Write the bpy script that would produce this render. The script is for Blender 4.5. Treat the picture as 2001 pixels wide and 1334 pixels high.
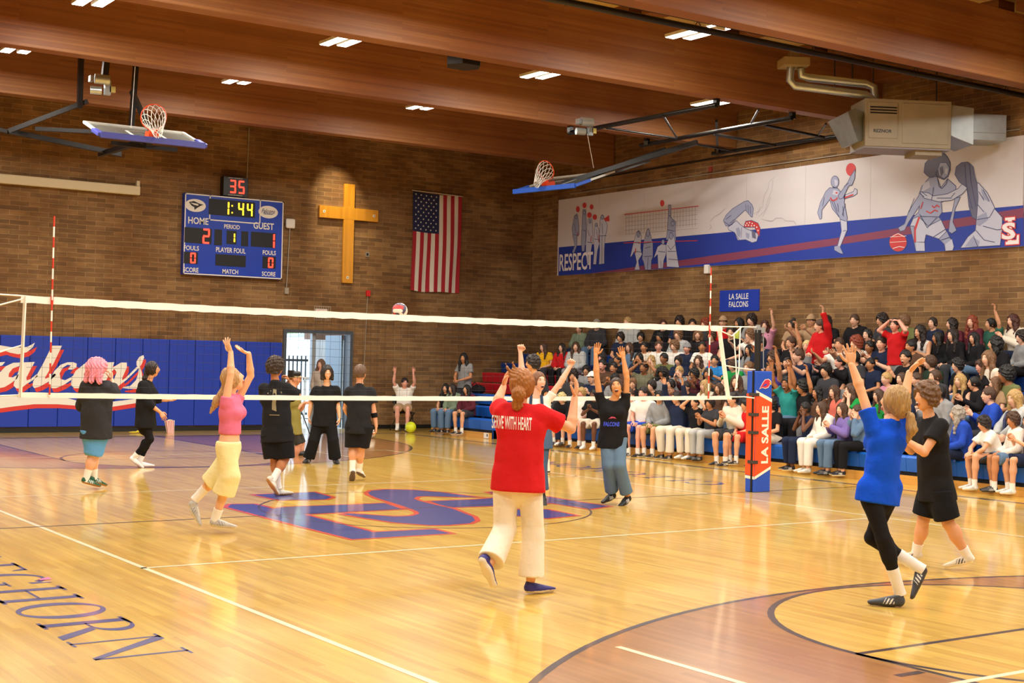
import bpy, bmesh, math, random
import numpy as np
from mathutils import Vector, Matrix
from mathutils.bvhtree import BVHTree
random.seed(7); RNG = np.random.RandomState(7)
for o in list(bpy.data.objects): bpy.data.objects.remove(o)
SC = bpy.context.scene; COL = SC.collection
V = lambda *a: np.array(a, float)
# ------------------------------------------------------------------ camera
CP = V(-8.42009, -14.00693, 1.76667); YAW, PIT, ROL, FPX = 0.600464287, 0.0132152058, 0.02228999, 2700.0
_f = V(math.sin(YAW)*math.cos(PIT), math.cos(YAW)*math.cos(PIT), math.sin(PIT))
_r = V(math.cos(YAW), -math.sin(YAW), 0.0); _u = np.cross(_r, _f)
CR = math.cos(ROL)*_r + math.sin(ROL)*_u; CU = -math.sin(ROL)*_r + math.cos(ROL)*_u; CF = _f
cam = bpy.data.cameras.new('camera'); camo = bpy.data.objects.new('camera', cam); COL.objects.link(camo)
cam.sensor_width = 36.0; cam.lens = FPX/2001*36.0; cam.clip_end = 200
camo.matrix_world = Matrix(((CR[0], CU[0], -CF[0], CP[0]), (CR[1], CU[1], -CF[1], CP[1]), (CR[2], CU[2], -CF[2], CP[2]), (0, 0, 0, 1)))
SC.camera = camo
NF = V(CF[0], CF[1], 0); NF /= np.linalg.norm(NF)      # horizontal viewing direction
NR = V(NF[1], -NF[0], 0)
def ray(x, y): return CF + CR*(x-1000.5)/FPX - CU*(y-667)/FPX
def hit(x, y, ax, val):
    d = ray(x, y); return CP + d*((val-CP[ax])/d[ax])
def gnd(x, y): return hit(x, y, 2, 0.0)
def hitp(x, y, G, off=0.0):
    d = ray(x, y); return CP + d*(((G-CP)@NF+off)/(d@NF))
def proj(P):
    d = np.asarray(P, float)-CP; z = d@CF; return 1000.5+FPX*(d@CR)/z, 667-FPX*(d@CU)/z
# ------------------------------------------------------------------ light and exposure
SC.view_settings.view_transform = 'Standard'; SC.view_settings.look = 'None'; SC.view_settings.gamma = 1.0
SC.view_settings.use_curve_mapping = False
SC.view_settings.exposure = 0.36
W = bpy.data.worlds.new('sky'); SC.world = W; W.use_nodes = True
W.node_tree.nodes['Background'].inputs[0].default_value = (0.72, 0.86, 1.0, 1); W.node_tree.nodes['Background'].inputs[1].default_value = 3.4
ZL = 6.93; LX = (-6.2, -2.1, 2.0, 6.05, 10.2); LY = (-14.0, -9.9, -5.85, -1.8, 2.25, 6.3, 10.45)
for _x in LX:
    for _y in LY:
        for _s in (-0.13, 0.13):
            if (_y == 10.45 or _y == 2.25) and _x > 10: continue
            l = bpy.data.lights.new('ceiling_lamp_light', 'AREA'); l.shape = 'RECTANGLE'; l.size = 0.15; l.size_y = 0.74
            l.energy = 62.0; l.color = (1.0, 0.965, 0.88)
            if _y < -4: l.energy = 58.0
            o = bpy.data.objects.new('ceiling_lamp_light', l); COL.objects.link(o); o.location = (_x+_s, _y-(0.06 if _s > 0 else -0.06), ZL-0.012)
l = bpy.data.lights.new('cross_spotlight', 'SPOT'); l.energy = 420; l.color = (1.0, 0.84, 0.55); l.spot_size = math.radians(42); l.spot_blend = 0.9; l.shadow_soft_size = 0.05
o = bpy.data.objects.new('cross_spotlight', l); COL.objects.link(o); o.location = (6.3, 14.55, 7.35)
o.rotation_euler = (Vector((6.9, 15.85, 5.2))-Vector(o.location)).to_track_quat('-Z', 'Y').to_euler()
l = bpy.data.lights.new('sun', 'SUN'); l.energy = 2.0; l.angle = 0.01; l.color = (1, .96, .9)
o = bpy.data.objects.new('sun', l); COL.objects.link(o); o.rotation_euler = (math.radians(52), 0, math.radians(-40))
# ------------------------------------------------------------------ materials
def lin(c):
    if isinstance(c, str):
        c = c.lstrip('#'); c = [int(c[i:i+2], 16)/255 for i in (0, 2, 4)]
        return tuple((x/12.92 if x <= .04045 else ((x+.055)/1.055)**2.4) for x in c)
    return tuple(c[:3])
_M = {}
def mat(name, color=None, rough=.6, metal=0, spec=.5, emit=0, bump=0, bscale=40, coat=0, var=0, alpha=1, crough=.05, bstretch=None):
    if name in _M: return _M[name]
    m = bpy.data.materials.new(name); m.use_nodes = True; nt = m.node_tree; b = nt.nodes['Principled BSDF']
    c = lin(color)+(1,); b.inputs['Base Color'].default_value = c; b.inputs['Roughness'].default_value = rough
    b.inputs['Metallic'].default_value = metal; b.inputs['Specular IOR Level'].default_value = spec
    b.inputs['Coat Weight'].default_value = coat; b.inputs['Coat Roughness'].default_value = crough
    if emit: b.inputs['Emission Color'].default_value = c; b.inputs['Emission Strength'].default_value = emit
    if alpha < 1: b.inputs['Alpha'].default_value = alpha
    if bump or var:
        tc = nt.nodes.new('ShaderNodeTexCoord'); n = nt.nodes.new('ShaderNodeTexNoise'); n.inputs['Scale'].default_value = bscale; n.inputs['Detail'].default_value = 4
        mp = nt.nodes.new('ShaderNodeMapping'); nt.links.new(tc.outputs['Object'], mp.inputs[0]); nt.links.new(mp.outputs[0], n.inputs['Vector'])
        if bstretch: mp.inputs['Scale'].default_value = bstretch
        if bump:
            bp = nt.nodes.new('ShaderNodeBump'); bp.inputs['Strength'].default_value = bump; bp.inputs['Distance'].default_value = .02
            nt.links.new(n.outputs['Fac'], bp.inputs['Height']); nt.links.new(bp.outputs[0], b.inputs['Normal'])
        if var:
            mx = nt.nodes.new('ShaderNodeMixRGB'); mx.blend_type = 'MULTIPLY'; mx.inputs['Fac'].default_value = 1
            rp = nt.nodes.new('ShaderNodeMapRange'); rp.inputs[1].default_value = .3; rp.inputs[2].default_value = .7; rp.inputs[3].default_value = 1-var; rp.inputs[4].default_value = 1+var*.6
            nt.links.new(n.outputs['Fac'], rp.inputs[0]); mx.inputs[1].default_value = c; nt.links.new(rp.outputs[0], mx.inputs[2]); nt.links.new(mx.outputs[0], b.inputs['Base Color'])
    _M[name] = m; return m
def cloth(c): return mat('cloth_'+c, c, rough=.9, spec=.2, bump=.45, bscale=14)
def skin(c): return mat('skin_'+c, c, rough=.5, spec=.35)
def hairm(c): return mat('hair_'+c, c, rough=.45, spec=.5, bump=.7, bscale=60, var=.35, bstretch=(1.6, 1.6, .22))
def knit(name, mortar, c1, c2, bw, bh, msize, ax, rough=.8, bump=.25, coat=0, crough=.1, offset=.5, stain=0, gtint=None):
    """bricks / planks / laminations from world position; ax = the two world axes (along, across)"""
    if name in _M: return _M[name]
    m = bpy.data.materials.new(name); m.use_nodes = True; nt = m.node_tree; b = nt.nodes['Principled BSDF']; N = nt.nodes.new; L = nt.links.new
    g = N('ShaderNodeNewGeometry'); s = N('ShaderNodeSeparateXYZ'); L(g.outputs['Position'], s.inputs[0]); c = N('ShaderNodeCombineXYZ')
    L(s.outputs[ax[0]], c.inputs[0]); L(s.outputs[ax[1]], c.inputs[1])
    k = N('ShaderNodeTexBrick'); L(c.outputs[0], k.inputs['Vector']); k.offset = offset; k.offset_frequency = 2; k.squash = 1
    k.inputs['Scale'].default_value = 1; k.inputs['Brick Width'].default_value = bw; k.inputs['Row Height'].default_value = bh
    k.inputs['Mortar Size'].default_value = msize; k.inputs['Mortar Smooth'].default_value = .15; k.inputs['Bias'].default_value = 0
    k.inputs['Color1'].default_value = lin(c1)+(1,); k.inputs['Color2'].default_value = lin(c2)+(1,); k.inputs['Mortar'].default_value = lin(mortar)+(1,)
    n = N('ShaderNodeTexNoise'); mp = N('ShaderNodeMapping'); L(c.outputs[0], mp.inputs[0]); L(mp.outputs[0], n.inputs['Vector'])
    mp.inputs['Scale'].default_value = (1/bw*1.3, 1/bh*1.2, 1); n.inputs['Scale'].default_value = 1.0; n.inputs['Detail'].default_value = 5
    r = N('ShaderNodeMapRange'); r.inputs[1].default_value = .25; r.inputs[2].default_value = .75; r.inputs[3].default_value = 1-stain; r.inputs[4].default_value = 1+stain*.7; L(n.outputs['Fac'], r.inputs[0])
    mx = N('ShaderNodeMixRGB'); mx.blend_type = 'MULTIPLY'; mx.inputs[0].default_value = 1; L(k.outputs['Color'], mx.inputs[1]); L(r.outputs[0], mx.inputs[2])
    out = mx.outputs[0]
    if gtint:
        n2 = N('ShaderNodeTexNoise'); L(c.outputs[0], n2.inputs['Vector']); n2.inputs['Scale'].default_value = gtint[1]; n2.inputs['Detail'].default_value = 3
        r2 = N('ShaderNodeMapRange'); r2.inputs[1].default_value = .35; r2.inputs[2].default_value = .7; L(n2.outputs['Fac'], r2.inputs[0])
        m2 = N('ShaderNodeMixRGB'); m2.blend_type = 'MULTIPLY'; L(r2.outputs[0], m2.inputs[0]); L(out, m2.inputs[1]); m2.inputs[2].default_value = lin(gtint[0])+(1,); out = m2.outputs[0]
    L(out, b.inputs['Base Color']); b.inputs['Roughness'].default_value = rough; b.inputs['Coat Weight'].default_value = coat; b.inputs['Coat Roughness'].default_value = crough
    if bump:
        bp = N('ShaderNodeBump'); bp.inputs['Strength'].default_value = bump; bp.inputs['Distance'].default_value = .01; bp.invert = True
        L(k.outputs['Fac'], bp.inputs['Height']); L(bp.outputs[0], b.inputs['Normal'])
    _M[name] = m; return m
# ------------------------------------------------------------------ mesh builder
class MB:
    def __init__(s): s.v = []; s.f = []; s.m = []; s.sm = []
    def add(s, verts, faces, m=0, smooth=False):
        b = len(s.v); s.v += [tuple(map(float, p)) for p in verts]
        for f in faces: s.f.append(tuple(b+i for i in f)); s.m.append(m); s.sm.append(smooth)
        return s
    def box(s, a, b, m=0):
        x0, y0, z0 = a; x1, y1, z1 = b
        return s.add([(x0,y0,z0),(x1,y0,z0),(x1,y1,z0),(x0,y1,z0),(x0,y0,z1),(x1,y0,z1),(x1,y1,z1),(x0,y1,z1)],
                     [(0,3,2,1),(4,5,6,7),(0,1,5,4),(1,2,6,5),(2,3,7,6),(3,0,4,7)], m)
    def obox(s, c, ax, ay, az, m=0):
        c, ax, ay, az = map(np.asarray, (c, ax, ay, az)); vs = [c+i*ax+j*ay+k*az for k in (-1,1) for i, j in ((-1,-1),(1,-1),(1,1),(-1,1))]
        return s.add(vs, [(0,3,2,1),(4,5,6,7),(0,1,5,4),(1,2,6,5),(2,3,7,6),(3,0,4,7)], m)
    def rail(s, a, b, w, h, m=0):       # rectangular bar between two points
        a, b = np.asarray(a, float), np.asarray(b, float); d = b-a; L = np.linalg.norm(d); d /= L
        up = V(0,0,1) if abs(d[2]) < .95 else V(0,1,0); sd = np.cross(d, up); sd /= np.linalg.norm(sd); up = np.cross(sd, d)
        return s.obox((a+b)/2, d*L/2, sd*w/2, up*h/2, m)
    def tube(s, pts, r, n=8, m=0, smooth=True, cap=True):
        pts = [np.asarray(p, float) for p in pts]; rs = r if hasattr(r, '__len__') else [r]*len(pts); rings = []; prev = None
        for i, p in enumerate(pts):
            d = (pts[min(i+1, len(pts)-1)]-pts[max(i-1, 0)]); d = d/(np.linalg.norm(d)+1e-9)
            if prev is None: t = V(0,0,1) if abs(d[2]) < .9 else V(1,0,0); a = np.cross(d, t)
            else: a = prev-d*(prev@d)
            a /= np.linalg.norm(a)+1e-9; prev = a; b = np.cross(d, a)
            rings.append([p+rs[i]*(math.cos(2*math.pi*k/n)*a+math.sin(2*math.pi*k/n)*b) for k in range(n)])
        vs = [q for R in rings for q in R]; fs = []
        for i in range(len(pts)-1):
            for k in range(n): fs.append((i*n+k, i*n+(k+1) % n, (i+1)*n+(k+1) % n, (i+1)*n+k))
        s.add(vs, fs, m, smooth)
        if cap: s.add(rings[0], [tuple(range(n))[::-1]], m); s.add(rings[-1], [tuple(range(n))], m)
        return s
    def ball(s, c, r, m=0, nu=16, nv=10, fn=None):
        r = r if hasattr(r, '__len__') else (r, r, r); vs = []; fs = []
        for j in range(nv+1):
            for i in range(nu):
                th = math.pi*j/nv; ph = 2*math.pi*i/nu; vs.append((c[0]+r[0]*math.sin(th)*math.cos(ph), c[1]+r[1]*math.sin(th)*math.sin(ph), c[2]+r[2]*math.cos(th)))
        for j in range(nv):
            for i in range(nu): fs.append((j*nu+i, (j+1)*nu+i, (j+1)*nu+(i+1) % nu, j*nu+(i+1) % nu))
        return s.add(vs, fs, m, True)
    def poly(s, pts, m=0): return s.add(pts, [tuple(range(len(pts)))], m)
    def build(s, name, mats, parent=None, bev=0):
        me = bpy.data.meshes.new(name); me.from_pydata(s.v, [], s.f); mats = mats if isinstance(mats, (list, tuple)) else [mats]
        for m in mats: me.materials.append(m)
        me.polygons.foreach_set('material_index', s.m); me.polygons.foreach_set('use_smooth', s.sm); me.update()
        o = bpy.data.objects.new(name, me); COL.objects.link(o)
        if parent is not None: o.parent = parent
        if bev:
            md = o.modifiers.new('bevel', 'BEVEL'); md.width = bev; md.segments = 2; md.limit_method = 'ANGLE'
        return o
def tag(o, label, cat, group=None, kind=None):
    if label: o['label'] = label
    if cat: o['category'] = cat
    if group: o['group'] = group
    if kind: o['kind'] = kind
    return o
def struct(o): o['kind'] = 'structure'; return o
def thing(name, label, cat, loc=(0, 0, 0), group=None):
    o = bpy.data.objects.new(name, None); COL.objects.link(o); o.location = tuple(float(x) for x in loc); o.empty_display_size = .1
    return tag(o, label, cat, group)
def keep(child_list, root):         # children built in world coordinates under an Empty placed at its base
    M = Matrix.Translation(-root.location)
    for c in child_list: c.matrix_parent_inverse = M
def W_(root):                       # build helper: parent to root but in world coordinates
    class P:
        def __call__(s, mb, name, mats, bev=0, parent=None, label=None):
            o = mb.build(name, mats, parent or root, bev)
            if parent is None: o.matrix_parent_inverse = Matrix.Translation(-root.location)
            if label: o['label'] = label
            return o
    return P()
def textmesh(txt, size=1.0, align='CENTER', xs=1.0, bold=0.0, spacing=1.0, shear=0.0):
    cu = bpy.data.curves.new('t', 'FONT'); cu.body = txt; cu.size = size; cu.align_x = align; cu.align_y = 'CENTER'; cu.offset = bold; cu.space_character = spacing; cu.shear = shear
    cu.resolution_u = 3
    o = bpy.data.objects.new('t', cu); COL.objects.link(o); dg = bpy.context.evaluated_depsgraph_get(); me = bpy.data.meshes.new_from_object(o.evaluated_get(dg))
    vs = [(v.co.x*xs, v.co.y) for v in me.vertices]; fs = [tuple(p.vertices) for p in me.polygons]
    bpy.data.objects.remove(o); bpy.data.curves.remove(cu); bpy.data.meshes.remove(me); return vs, fs
def put_text(mb, txt, o, ux, uy, h, m=0, w=None, **kw):
    """text centred at o in the plane (ux,uy); h = cap height in metres, w = total width"""
    vs, fs = textmesh(txt, **kw); a = np.array(vs); mn, mx = a.min(0), a.max(0); c = (mn+mx)/2
    sy = h/(mx[1]-mn[1]); sx = (w/(mx[0]-mn[0])) if w else sy; o = np.asarray(o, float); ux = np.asarray(ux, float); uy = np.asarray(uy, float)
    mb.add([o+ux*(x-c[0])*sx+uy*(y-c[1])*sy for x, y in vs], fs, m)
# ================================================================== STRUCTURE
XW, YE, XL, YF = 12.62, 15.85, -10.6, -17.0
FL = dict(rough=.30, coat=.75, crough=.085)
floor_m = knit('maple_planks', '#B48634', '#E2BA56', '#CDA040', 1.15, .057, .0006, ('Y', 'X'), bump=0, offset=.37, stain=.2, **FL)
stain_m = knit('stained_planks', '#7A5028', '#B17C45', '#A06C38', 1.15, .057, .0006, ('Y', 'X'), bump=0, offset=.37, stain=.16, **FL)
pnt = lambda n, c: mat('paint_'+n, c, rough=.35, coat=.7, crough=.085, var=.08, bscale=3)
fm = [floor_m, stain_m, pnt('navy_line', '#2A2D4A'), pnt('dark_line', '#33262E'), pnt('cream_line', '#F3E6BC'), pnt('logo_red', '#D23C22'), pnt('logo_blue', '#2C3A86'), pnt('text_blue', '#32387E'), mat('concrete_slab', '#B9B7B0', rough=.9)]
F = MB()
F.add([(XL, YF, 0), (XW+.3, YF, 0), (XW+.3, YE+.3, 0), (XL, YE+.3, 0)], [(0, 1, 2, 3)], 0)
def strip(x0, y0, x1, y1, w, m, z=.002):
    a, b = V(x0, y0), V(x1, y1); d = (b-a)/np.linalg.norm(b-a); n = V(-d[1], d[0])*w/2
    F.add([(*(a-n), z), (*(b-n), z), (*(b+n), z), (*(a+n), z)], [(0, 1, 2, 3)], m)
def arcs(c, r0, r1, a0, a1, m, z=.002, n=64):
    vs = []; fs = []
    for i in range(n+1):
        a = math.radians(a0+(a1-a0)*i/n)
        vs += [(c[0]+r0*math.cos(a), c[1]+r0*math.sin(a), z), (c[0]+r1*math.cos(a), c[1]+r1*math.sin(a), z)]
    for i in range(n): fs.append((2*i, 2*i+1, 2*i+3, 2*i+2))
    F.add(vs, fs, m)
for s in (1, -1):
    yb, yc, yf = s*14.0, s*12.4, s*8.18; R3 = 6.10
    # stained area inside the three point arc, minus lane and free throw circle
    a0, a1 = (180, 360) if s > 0 else (0, 180)
    pts = [(-R3, yb)]+[(R3*math.cos(math.radians(a)), yc+R3*math.sin(math.radians(a))) for a in (np.linspace(180, 360, 60) if s > 0 else np.linspace(180, 0, 60))]+[(R3, yb)]
    F.add([(x, y, .0012) for x, y in pts], [tuple(range(len(pts)))[::(1 if s > 0 else -1)]], 1)
    F.add([(-1.83, yb, .0024), (1.83, yb, .0024), (1.83, yf, .0024), (-1.83, yf, .0024)][::s], [(0, 1, 2, 3)], 0)
    arcs((0, yf), 0.0, 1.8, 0, 360, 0, .0030)
    arcs((0, yc), R3-.05, R3, a0, a1, 3, .0036)
    for x in (-R3+.025, R3-.025): strip(x, yc, x, yb, .05, 3, .0036)
    arcs((0, yf), 1.77, 1.82, 0, 360, 3, .0036)
    for x in (-1.8, 1.8): strip(x, yf, x, yb, .05, 3, .0036)
    strip(-1.8, yf, 1.8, yf, .05, 3, .0036)
    for x in (-1.95, 1.95):
        for q in (.5, 1.5, 2.4): strip(x, yf+s*q, x, yf+s*(q+.06), .22, 3, .0036)
    strip(-7.7, yb+s*.08, 7.7, yb+s*.08, .16, 2, .0036)
    strip(-4.5, s*9, 4.5, s*9, .05, 4, .0048); strip(-4.5, s*3, 4.5, s*3, .05, 4, .0048)
    strip(s*4.475, -9, s*4.475, 9, .05, 4, .0048)
    strip(s*7.70, -14.1, s*7.70, 14.1, .13, 2, .0036)
    strip(s*2.98, s*7.3, s*2.98, s*11, .05, 4, .0048)
strip(-7.65, 0, 7.65, 0, .035, 3, .0084)
arcs((0, 0), 1.93, 1.955, 0, 360, 3, .0082)
# midcourt letters: painted monogram
def poly_off(P, d):
    P = [V(*p) for p in P]; n = len(P); A = sum(P[i][0]*P[(i+1) % n][1]-P[(i+1) % n][0]*P[i][1] for i in range(n)); sg = 1 if A > 0 else -1; out = []
    for i in range(n):
        a, b, c = P[i-1], P[i], P[(i+1) % n]; e1 = (b-a)/np.linalg.norm(b-a); e2 = (c-b)/np.linalg.norm(c-b)
        n1 = V(e1[1], -e1[0])*sg; n2 = V(e2[1], -e2[0])*sg; k = n1+n2; q = max(1+n1@n2, .12); out.append(b+k*d/q)
    return out
gp = lambda L, sc, ox, oy: [tuple(gnd(x/sc+ox, y/sc+oy)[:2]) for x, y in L]
A_ = lambda L: gp(L, 4.48, 390, 940); B_ = lambda L: gp(L, 4.48, 660, 940); C_ = lambda L: gp(L, 4.335, 930, 940)
ell = A_([(245, 228), (275, 203), (470, 200), (640, 240), (760, 225)])+B_([(130, 205), (410, 192), (565, 246), (90, 270)])+A_([(915, 292)])+B_([(310, 447), (840, 420), (985, 458), (130, 508)])+A_([(900, 400)])
serif1 = A_([(480, 118), (1000, 96), (1160, 140), (1100, 160), (700, 166)])
ess = B_([(265, 100), (300, 82), (430, 72), (650, 76), (900, 97), (1230, 141), (1000, 138), (760, 131), (690, 136), (665, 155), (720, 175), (800, 195), (1000, 240), (1180, 310), (1205, 345), (1150, 370), (950, 385), (800, 385), (500, 362), (250, 325), (50, 290), (100, 282), (350, 300), (500, 310), (650, 305), (715, 285), (700, 265), (620, 235), (500, 195), (350, 150), (280, 120)])
bar = B_([(810, 175)])+C_([(0, 155), (230, 135), (600, 130), (900, 180), (1130, 212), (960, 237), (830, 215), (630, 185), (520, 200), (0, 215)])+B_([(960, 232)])
wedge = C_([(190, 262), (400, 235), (600, 240), (850, 290), (600, 315), (300, 290)]); serif2 = C_([(100, 94), (190, 88), (300, 110), (240, 125)])
for P in (ell, bar, serif1, wedge, serif2):
    F.add([(x, y, .0060) for x, y in poly_off(P, .055)], [tuple(range(len(P)))], 5); F.add([(x, y, .0066) for x, y in P], [tuple(range(len(P)))], 6)
F.add([(x, y, .0072) for x, y in poly_off(ess, .06)], [tuple(range(len(ess)))], 5); F.add([(x, y, .0078) for x, y in ess], [tuple(range(len(ess)))], 6)
# serif letters painted along the side of the court
def ringseg(cx, rx, ry, T, t, a0, a1, n=28):
    vs = []; fs = []
    for i in range(n+1):
        a = math.radians(a0+(a1-a0)*i/n); vs += [(cx+rx*math.cos(a), .5+ry*math.sin(a)), (cx+(rx-T)*math.cos(a), .5+(ry-t)*math.sin(a))]
    for i in range(n): fs.append((2*i, 2*i+1, 2*i+3, 2*i+2))
    return vs, fs
def rc(x0, y0, x1, y1): return [(x0, y0), (x1, y0), (x1, y1), (x0, y1)], [(0, 1, 2, 3)]
def pl(*P): return list(P), [tuple(range(len(P)))]
def stem(x, T=.155, s=.09): return [rc(x, 0, x+T, 1), rc(x-s, 0, x+T+s, .05), rc(x-s, .95, x+T+s, 1)]
GL = {
 'C': (.95, [ringseg(.45, .45, .52, .165, .055, 42, 322), pl((.74, .70), (.86, .72), (.84, 1.0), (.80, .98)), pl((.72, .17), (.84, .26), (.80, .22))]),
 'L': (.80, stem(.1)+[rc(.2, 0, .72, .05), pl((.55, .04), (.72, 0), (.78, .25), (.74, .25))]),
 'E': (.80, stem(.1)+[rc(.2, 0, .70, .05), pl((.55, .04), (.72, 0), (.76, .24), (.72, .24)), rc(.2, .95, .66, 1), pl((.55, .96), (.68, 1), (.70, .78), (.66, .78)), rc(.2, .49, .5, .53), rc(.48, .4, .51, .62)]),
 'G': (1.02, [ringseg(.45, .45, .52, .165, .055, 42, 318), pl((.74, .70), (.86, .72), (.84, 1.0), (.80, .98)), rc(.70, .05, .83, .42), rc(.6, .40, .93, .44)]),
 'H': (1.0, stem(.1)+stem(.72)+[rc(.2, .48, .75, .52)]),
 'O': (1.0, [ringseg(.48, .46, .52, .165, .055, 0, 360, 40)]),
 'R': (.92, stem(.1)+[([(x*1.0, .5+.24+(y-.5)*.48) for x, y in ringseg(.36, .34, .52, .13, .07, -90, 90)[0]], ringseg(.36, .34, .52, .13, .07, -90, 90)[1]), rc(.2, .965, .38, 1), rc(.2, .485, .38, .52), pl((.40, .5), (.55, .5), (.93, 0), (.74, 0))]),
 'N': (1.02, [rc(.12, 0, .17, 1), rc(.02, 0, .28, .035), rc(.02, .965, .2, 1), pl((.1, 1), (.27, 1), (.90, 0), (.80, 0)), rc(.84, 0, .89, 1), rc(.72, .965, 1.0, 1)]),
}
for s in (1, -1):
    cur = 0
    for ch in 'CLEGHORN':
        wd, ps = GL[ch]
        for vs, fs in ps:
            F.add([(s*(-5.88+.56*y), s*(-1.02-(cur+x)*.66), .004) for x, y in vs], fs, 7)
        cur += wd+.06
F.add([(5.3, YE+.3, -.02), (-6, YE+.3, -.02), (-6, 45, -.02), (20, 45, -.02), (20, YE+.3, -.02)], [(0, 1, 2, 3, 4)][::1], 8)
F.v = [(a, b, c*.3 if c > 0 else c) for a, b, c in F.v]
struct(F.build('floor', fm))
# ---- brick walls
br = lambda n, ax: knit(n, '#B59468', '#957248', '#765836', .405, .1016, .0034, ax, rough=.88, bump=.3, stain=.26, gtint=('#C8B493', .8))
br_e, br_r = br('brick_end', ('X', 'Z')), br('brick_side', ('Y', 'Z'))
DX0, DX1, DZ = 5.50, 7.34, 2.37
w = MB(); w.box((XL, YE, 0), (DX0, YE+.3, 8)); w.box((DX1, YE, 0), (XW+.3, YE+.3, 8)); w.box((DX0, YE, DZ), (DX1, YE+.3, 8)); struct(w.build('wall_back', br_e))
w = MB(); w.box((XW, YF, 0), (XW+.3, YE, 8)); struct(w.build('wall_right', br_r))
w = MB(); w.box((XL-.3, YF, 0), (XL, YE+.3, 8)); struct(w.build('wall_left', br_r))
w = MB(); w.box((XL-.3, YF-.3, 0), (XW+.3, YF, 8)); struct(w.build('wall_front', br_e))
w = MB(); w.box((XL-.3, YF-.3, 7.93), (XW+.3, YE+.3, 8.1)); struct(w.build('ceiling', mat('ceiling_panel', '#DDBB72', rough=.9, var=.08, bscale=2)))
w = MB(); w.box((XL, YE-.012, 0), (DX0-.05, YE, .1)); w.box((DX1+.05, YE-.012, 0), (XW, YE, .1)); struct(w.build('baseboard_back', mat('black_rubber', '#15130F', rough=.5)))
glu = knit('glulam_wood', '#6E4422', '#9A6838', '#86552C', 2.7, .0381, .0008, ('X', 'Z'), rough=.6, bump=0, coat=.08, crough=.4, offset=.31, stain=.14, gtint=('#D9B994', .35))
gly = knit('joist_wood', '#6E4425', '#8F5C34', '#7D4E2B', 2.7, .0381, .001, ('Y', 'Z'), rough=.6, bump=0, stain=.12)
BY = (12.6, 8.32, 4.27, .17, -3.93, -8.03, -12.13)
for i, y in enumerate(BY):
    w = MB(); w.box((XL, y-.15, 6.5), (XW-.02, y+.15, 7.64)); o = w.build('trim_%d' % (i+1), glu, bev=.006); struct(o)
w = MB()
ys = [YF]+sorted(BY)+[YE]
for a, b in zip(ys[:-1], ys[1:]):
    for x in np.arange(-9.4, 12.3, 2.27): w.box((x, a+.17, 7.66), (x+.42, b-.17, 7.93))
struct(w.build('trim_8', gly))
w = MB(); w.box((XW-.34, YF, 7.3), (XW, YE, 7.93)); struct(w.build('trim_9', gly))
# ---- doorway
stl = mat('door_frame_steel', '#4B535C', rough=.45, metal=.2); alu = mat('mullion_alu', '#9AA2A8', rough=.4, metal=.4)
w = MB(); w.box((DX0, YE-.03, 0), (DX0+.08, YE+.3, DZ)); w.box((DX1-.08, YE-.03, 0), (DX1, YE+.3, DZ)); w.box((DX0+.08, YE-.03, DZ-.08), (DX1-.08, YE+.3, DZ)); w.box((6.30, YE+.08, 0), (6.39, YE+.2, DZ-.08), 1)
struct(w.build('door_1', [stl, alu]))
for i, (hx, sg) in enumerate(((DX0+.1, 1), (DX1-.1, -1))):       # both leaves stand open outwards
    w = MB(); w.box((hx, YE+.3, .02), (hx+sg*.045, YE+1.17, DZ-.1)); w.box((hx+sg*.045, YE+.8, .95), (hx+sg*.11, YE+1.1, 1.0), 1)
    d = struct(w.build('door_%d' % (i+2), [mat('door_paint', '#5E7486', rough=.4), alu]))
# ---- outside the doorway
def solo(mb, name, mats, label, cat, group=None, bev=0, kind=None): return tag(mb.build(name, mats, None, bev), label, cat, group, kind)
w = MB(); w.box((8.3, 19.8, 2.2), (12.5, 20.5, 2.7)); solo(w, 'porch_canopy', mat('canopy_brown', '#6A5142', rough=.8), 'brown porch canopy outside above the open doorway', 'canopy')
w = MB(); w.box((8.8, 21.0, 0), (12.2, 23.4, 2.35), 0)
for k in range(14): w.box((8.8+k*.25, 20.96, .05), (8.86+k*.25, 21.0, 2.3), 0)
w.box((8.75, 20.95, 2.3), (12.25, 23.4, 2.38), 1)
solo(w, 'storage_container', [mat('container_white', '#D5DDE2', rough=.6), mat('container_trim', '#9CA7AE')], 'pale ribbed storage container outside the doorway', 'container')
w = MB(); w.box((8.8, 26, 0), (12.4, 29, 2.2)); w.box((8.7, 25.9, 2.2), (12.5, 29.1, 2.32), 1)
solo(w, 'outbuilding', [mat('pink_stucco', '#C99C94', rough=.9), mat('outbuilding_roof', '#8C6A60')], 'pink stucco outbuilding seen through the left of the doorway', 'building')
f = MB(); 
for k in range(12): f.box((6.3+k*.12, 19.0, 0), (6.33+k*.12, 19.03, 1.75))
f.box((6.3, 18.99, 1.6), (7.7, 19.04, 1.66)); f.box((6.3, 18.99, .2), (7.7, 19.04, .26)); solo(f, 'iron_fence', mat('iron_dark', '#3A424A', rough=.5), 'dark iron bar fence outside the doorway', 'fence')
f = MB()
for k in range(7): f.box((7.3+k*.3, 18.4, 0), (7.36+k*.3, 18.46, 1.2))
f.box((7.3, 18.39, 1.12), (9.2, 18.47, 1.2)); f.box((7.3, 18.39, .5), (9.2, 18.47, .56)); solo(f, 'railing', mat('rail_white', '#E6ECEF', rough=.5), 'white railing outside the right half of the doorway', 'railing')
t = thing('tree', 'leafy green tree outside beyond the doorway', 'tree', (14.3, 34, 0)); P = W_(t)
w = MB(); w.tube([(14.3, 34, 0), (14.4, 34, 1.6), (14.2, 34.2, 3.0)], [.22, .18, .1], 8); P(w, 'trunk', mat('bark', '#5A4A3A'))
w = MB(); rg = np.random.RandomState(3)
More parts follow.
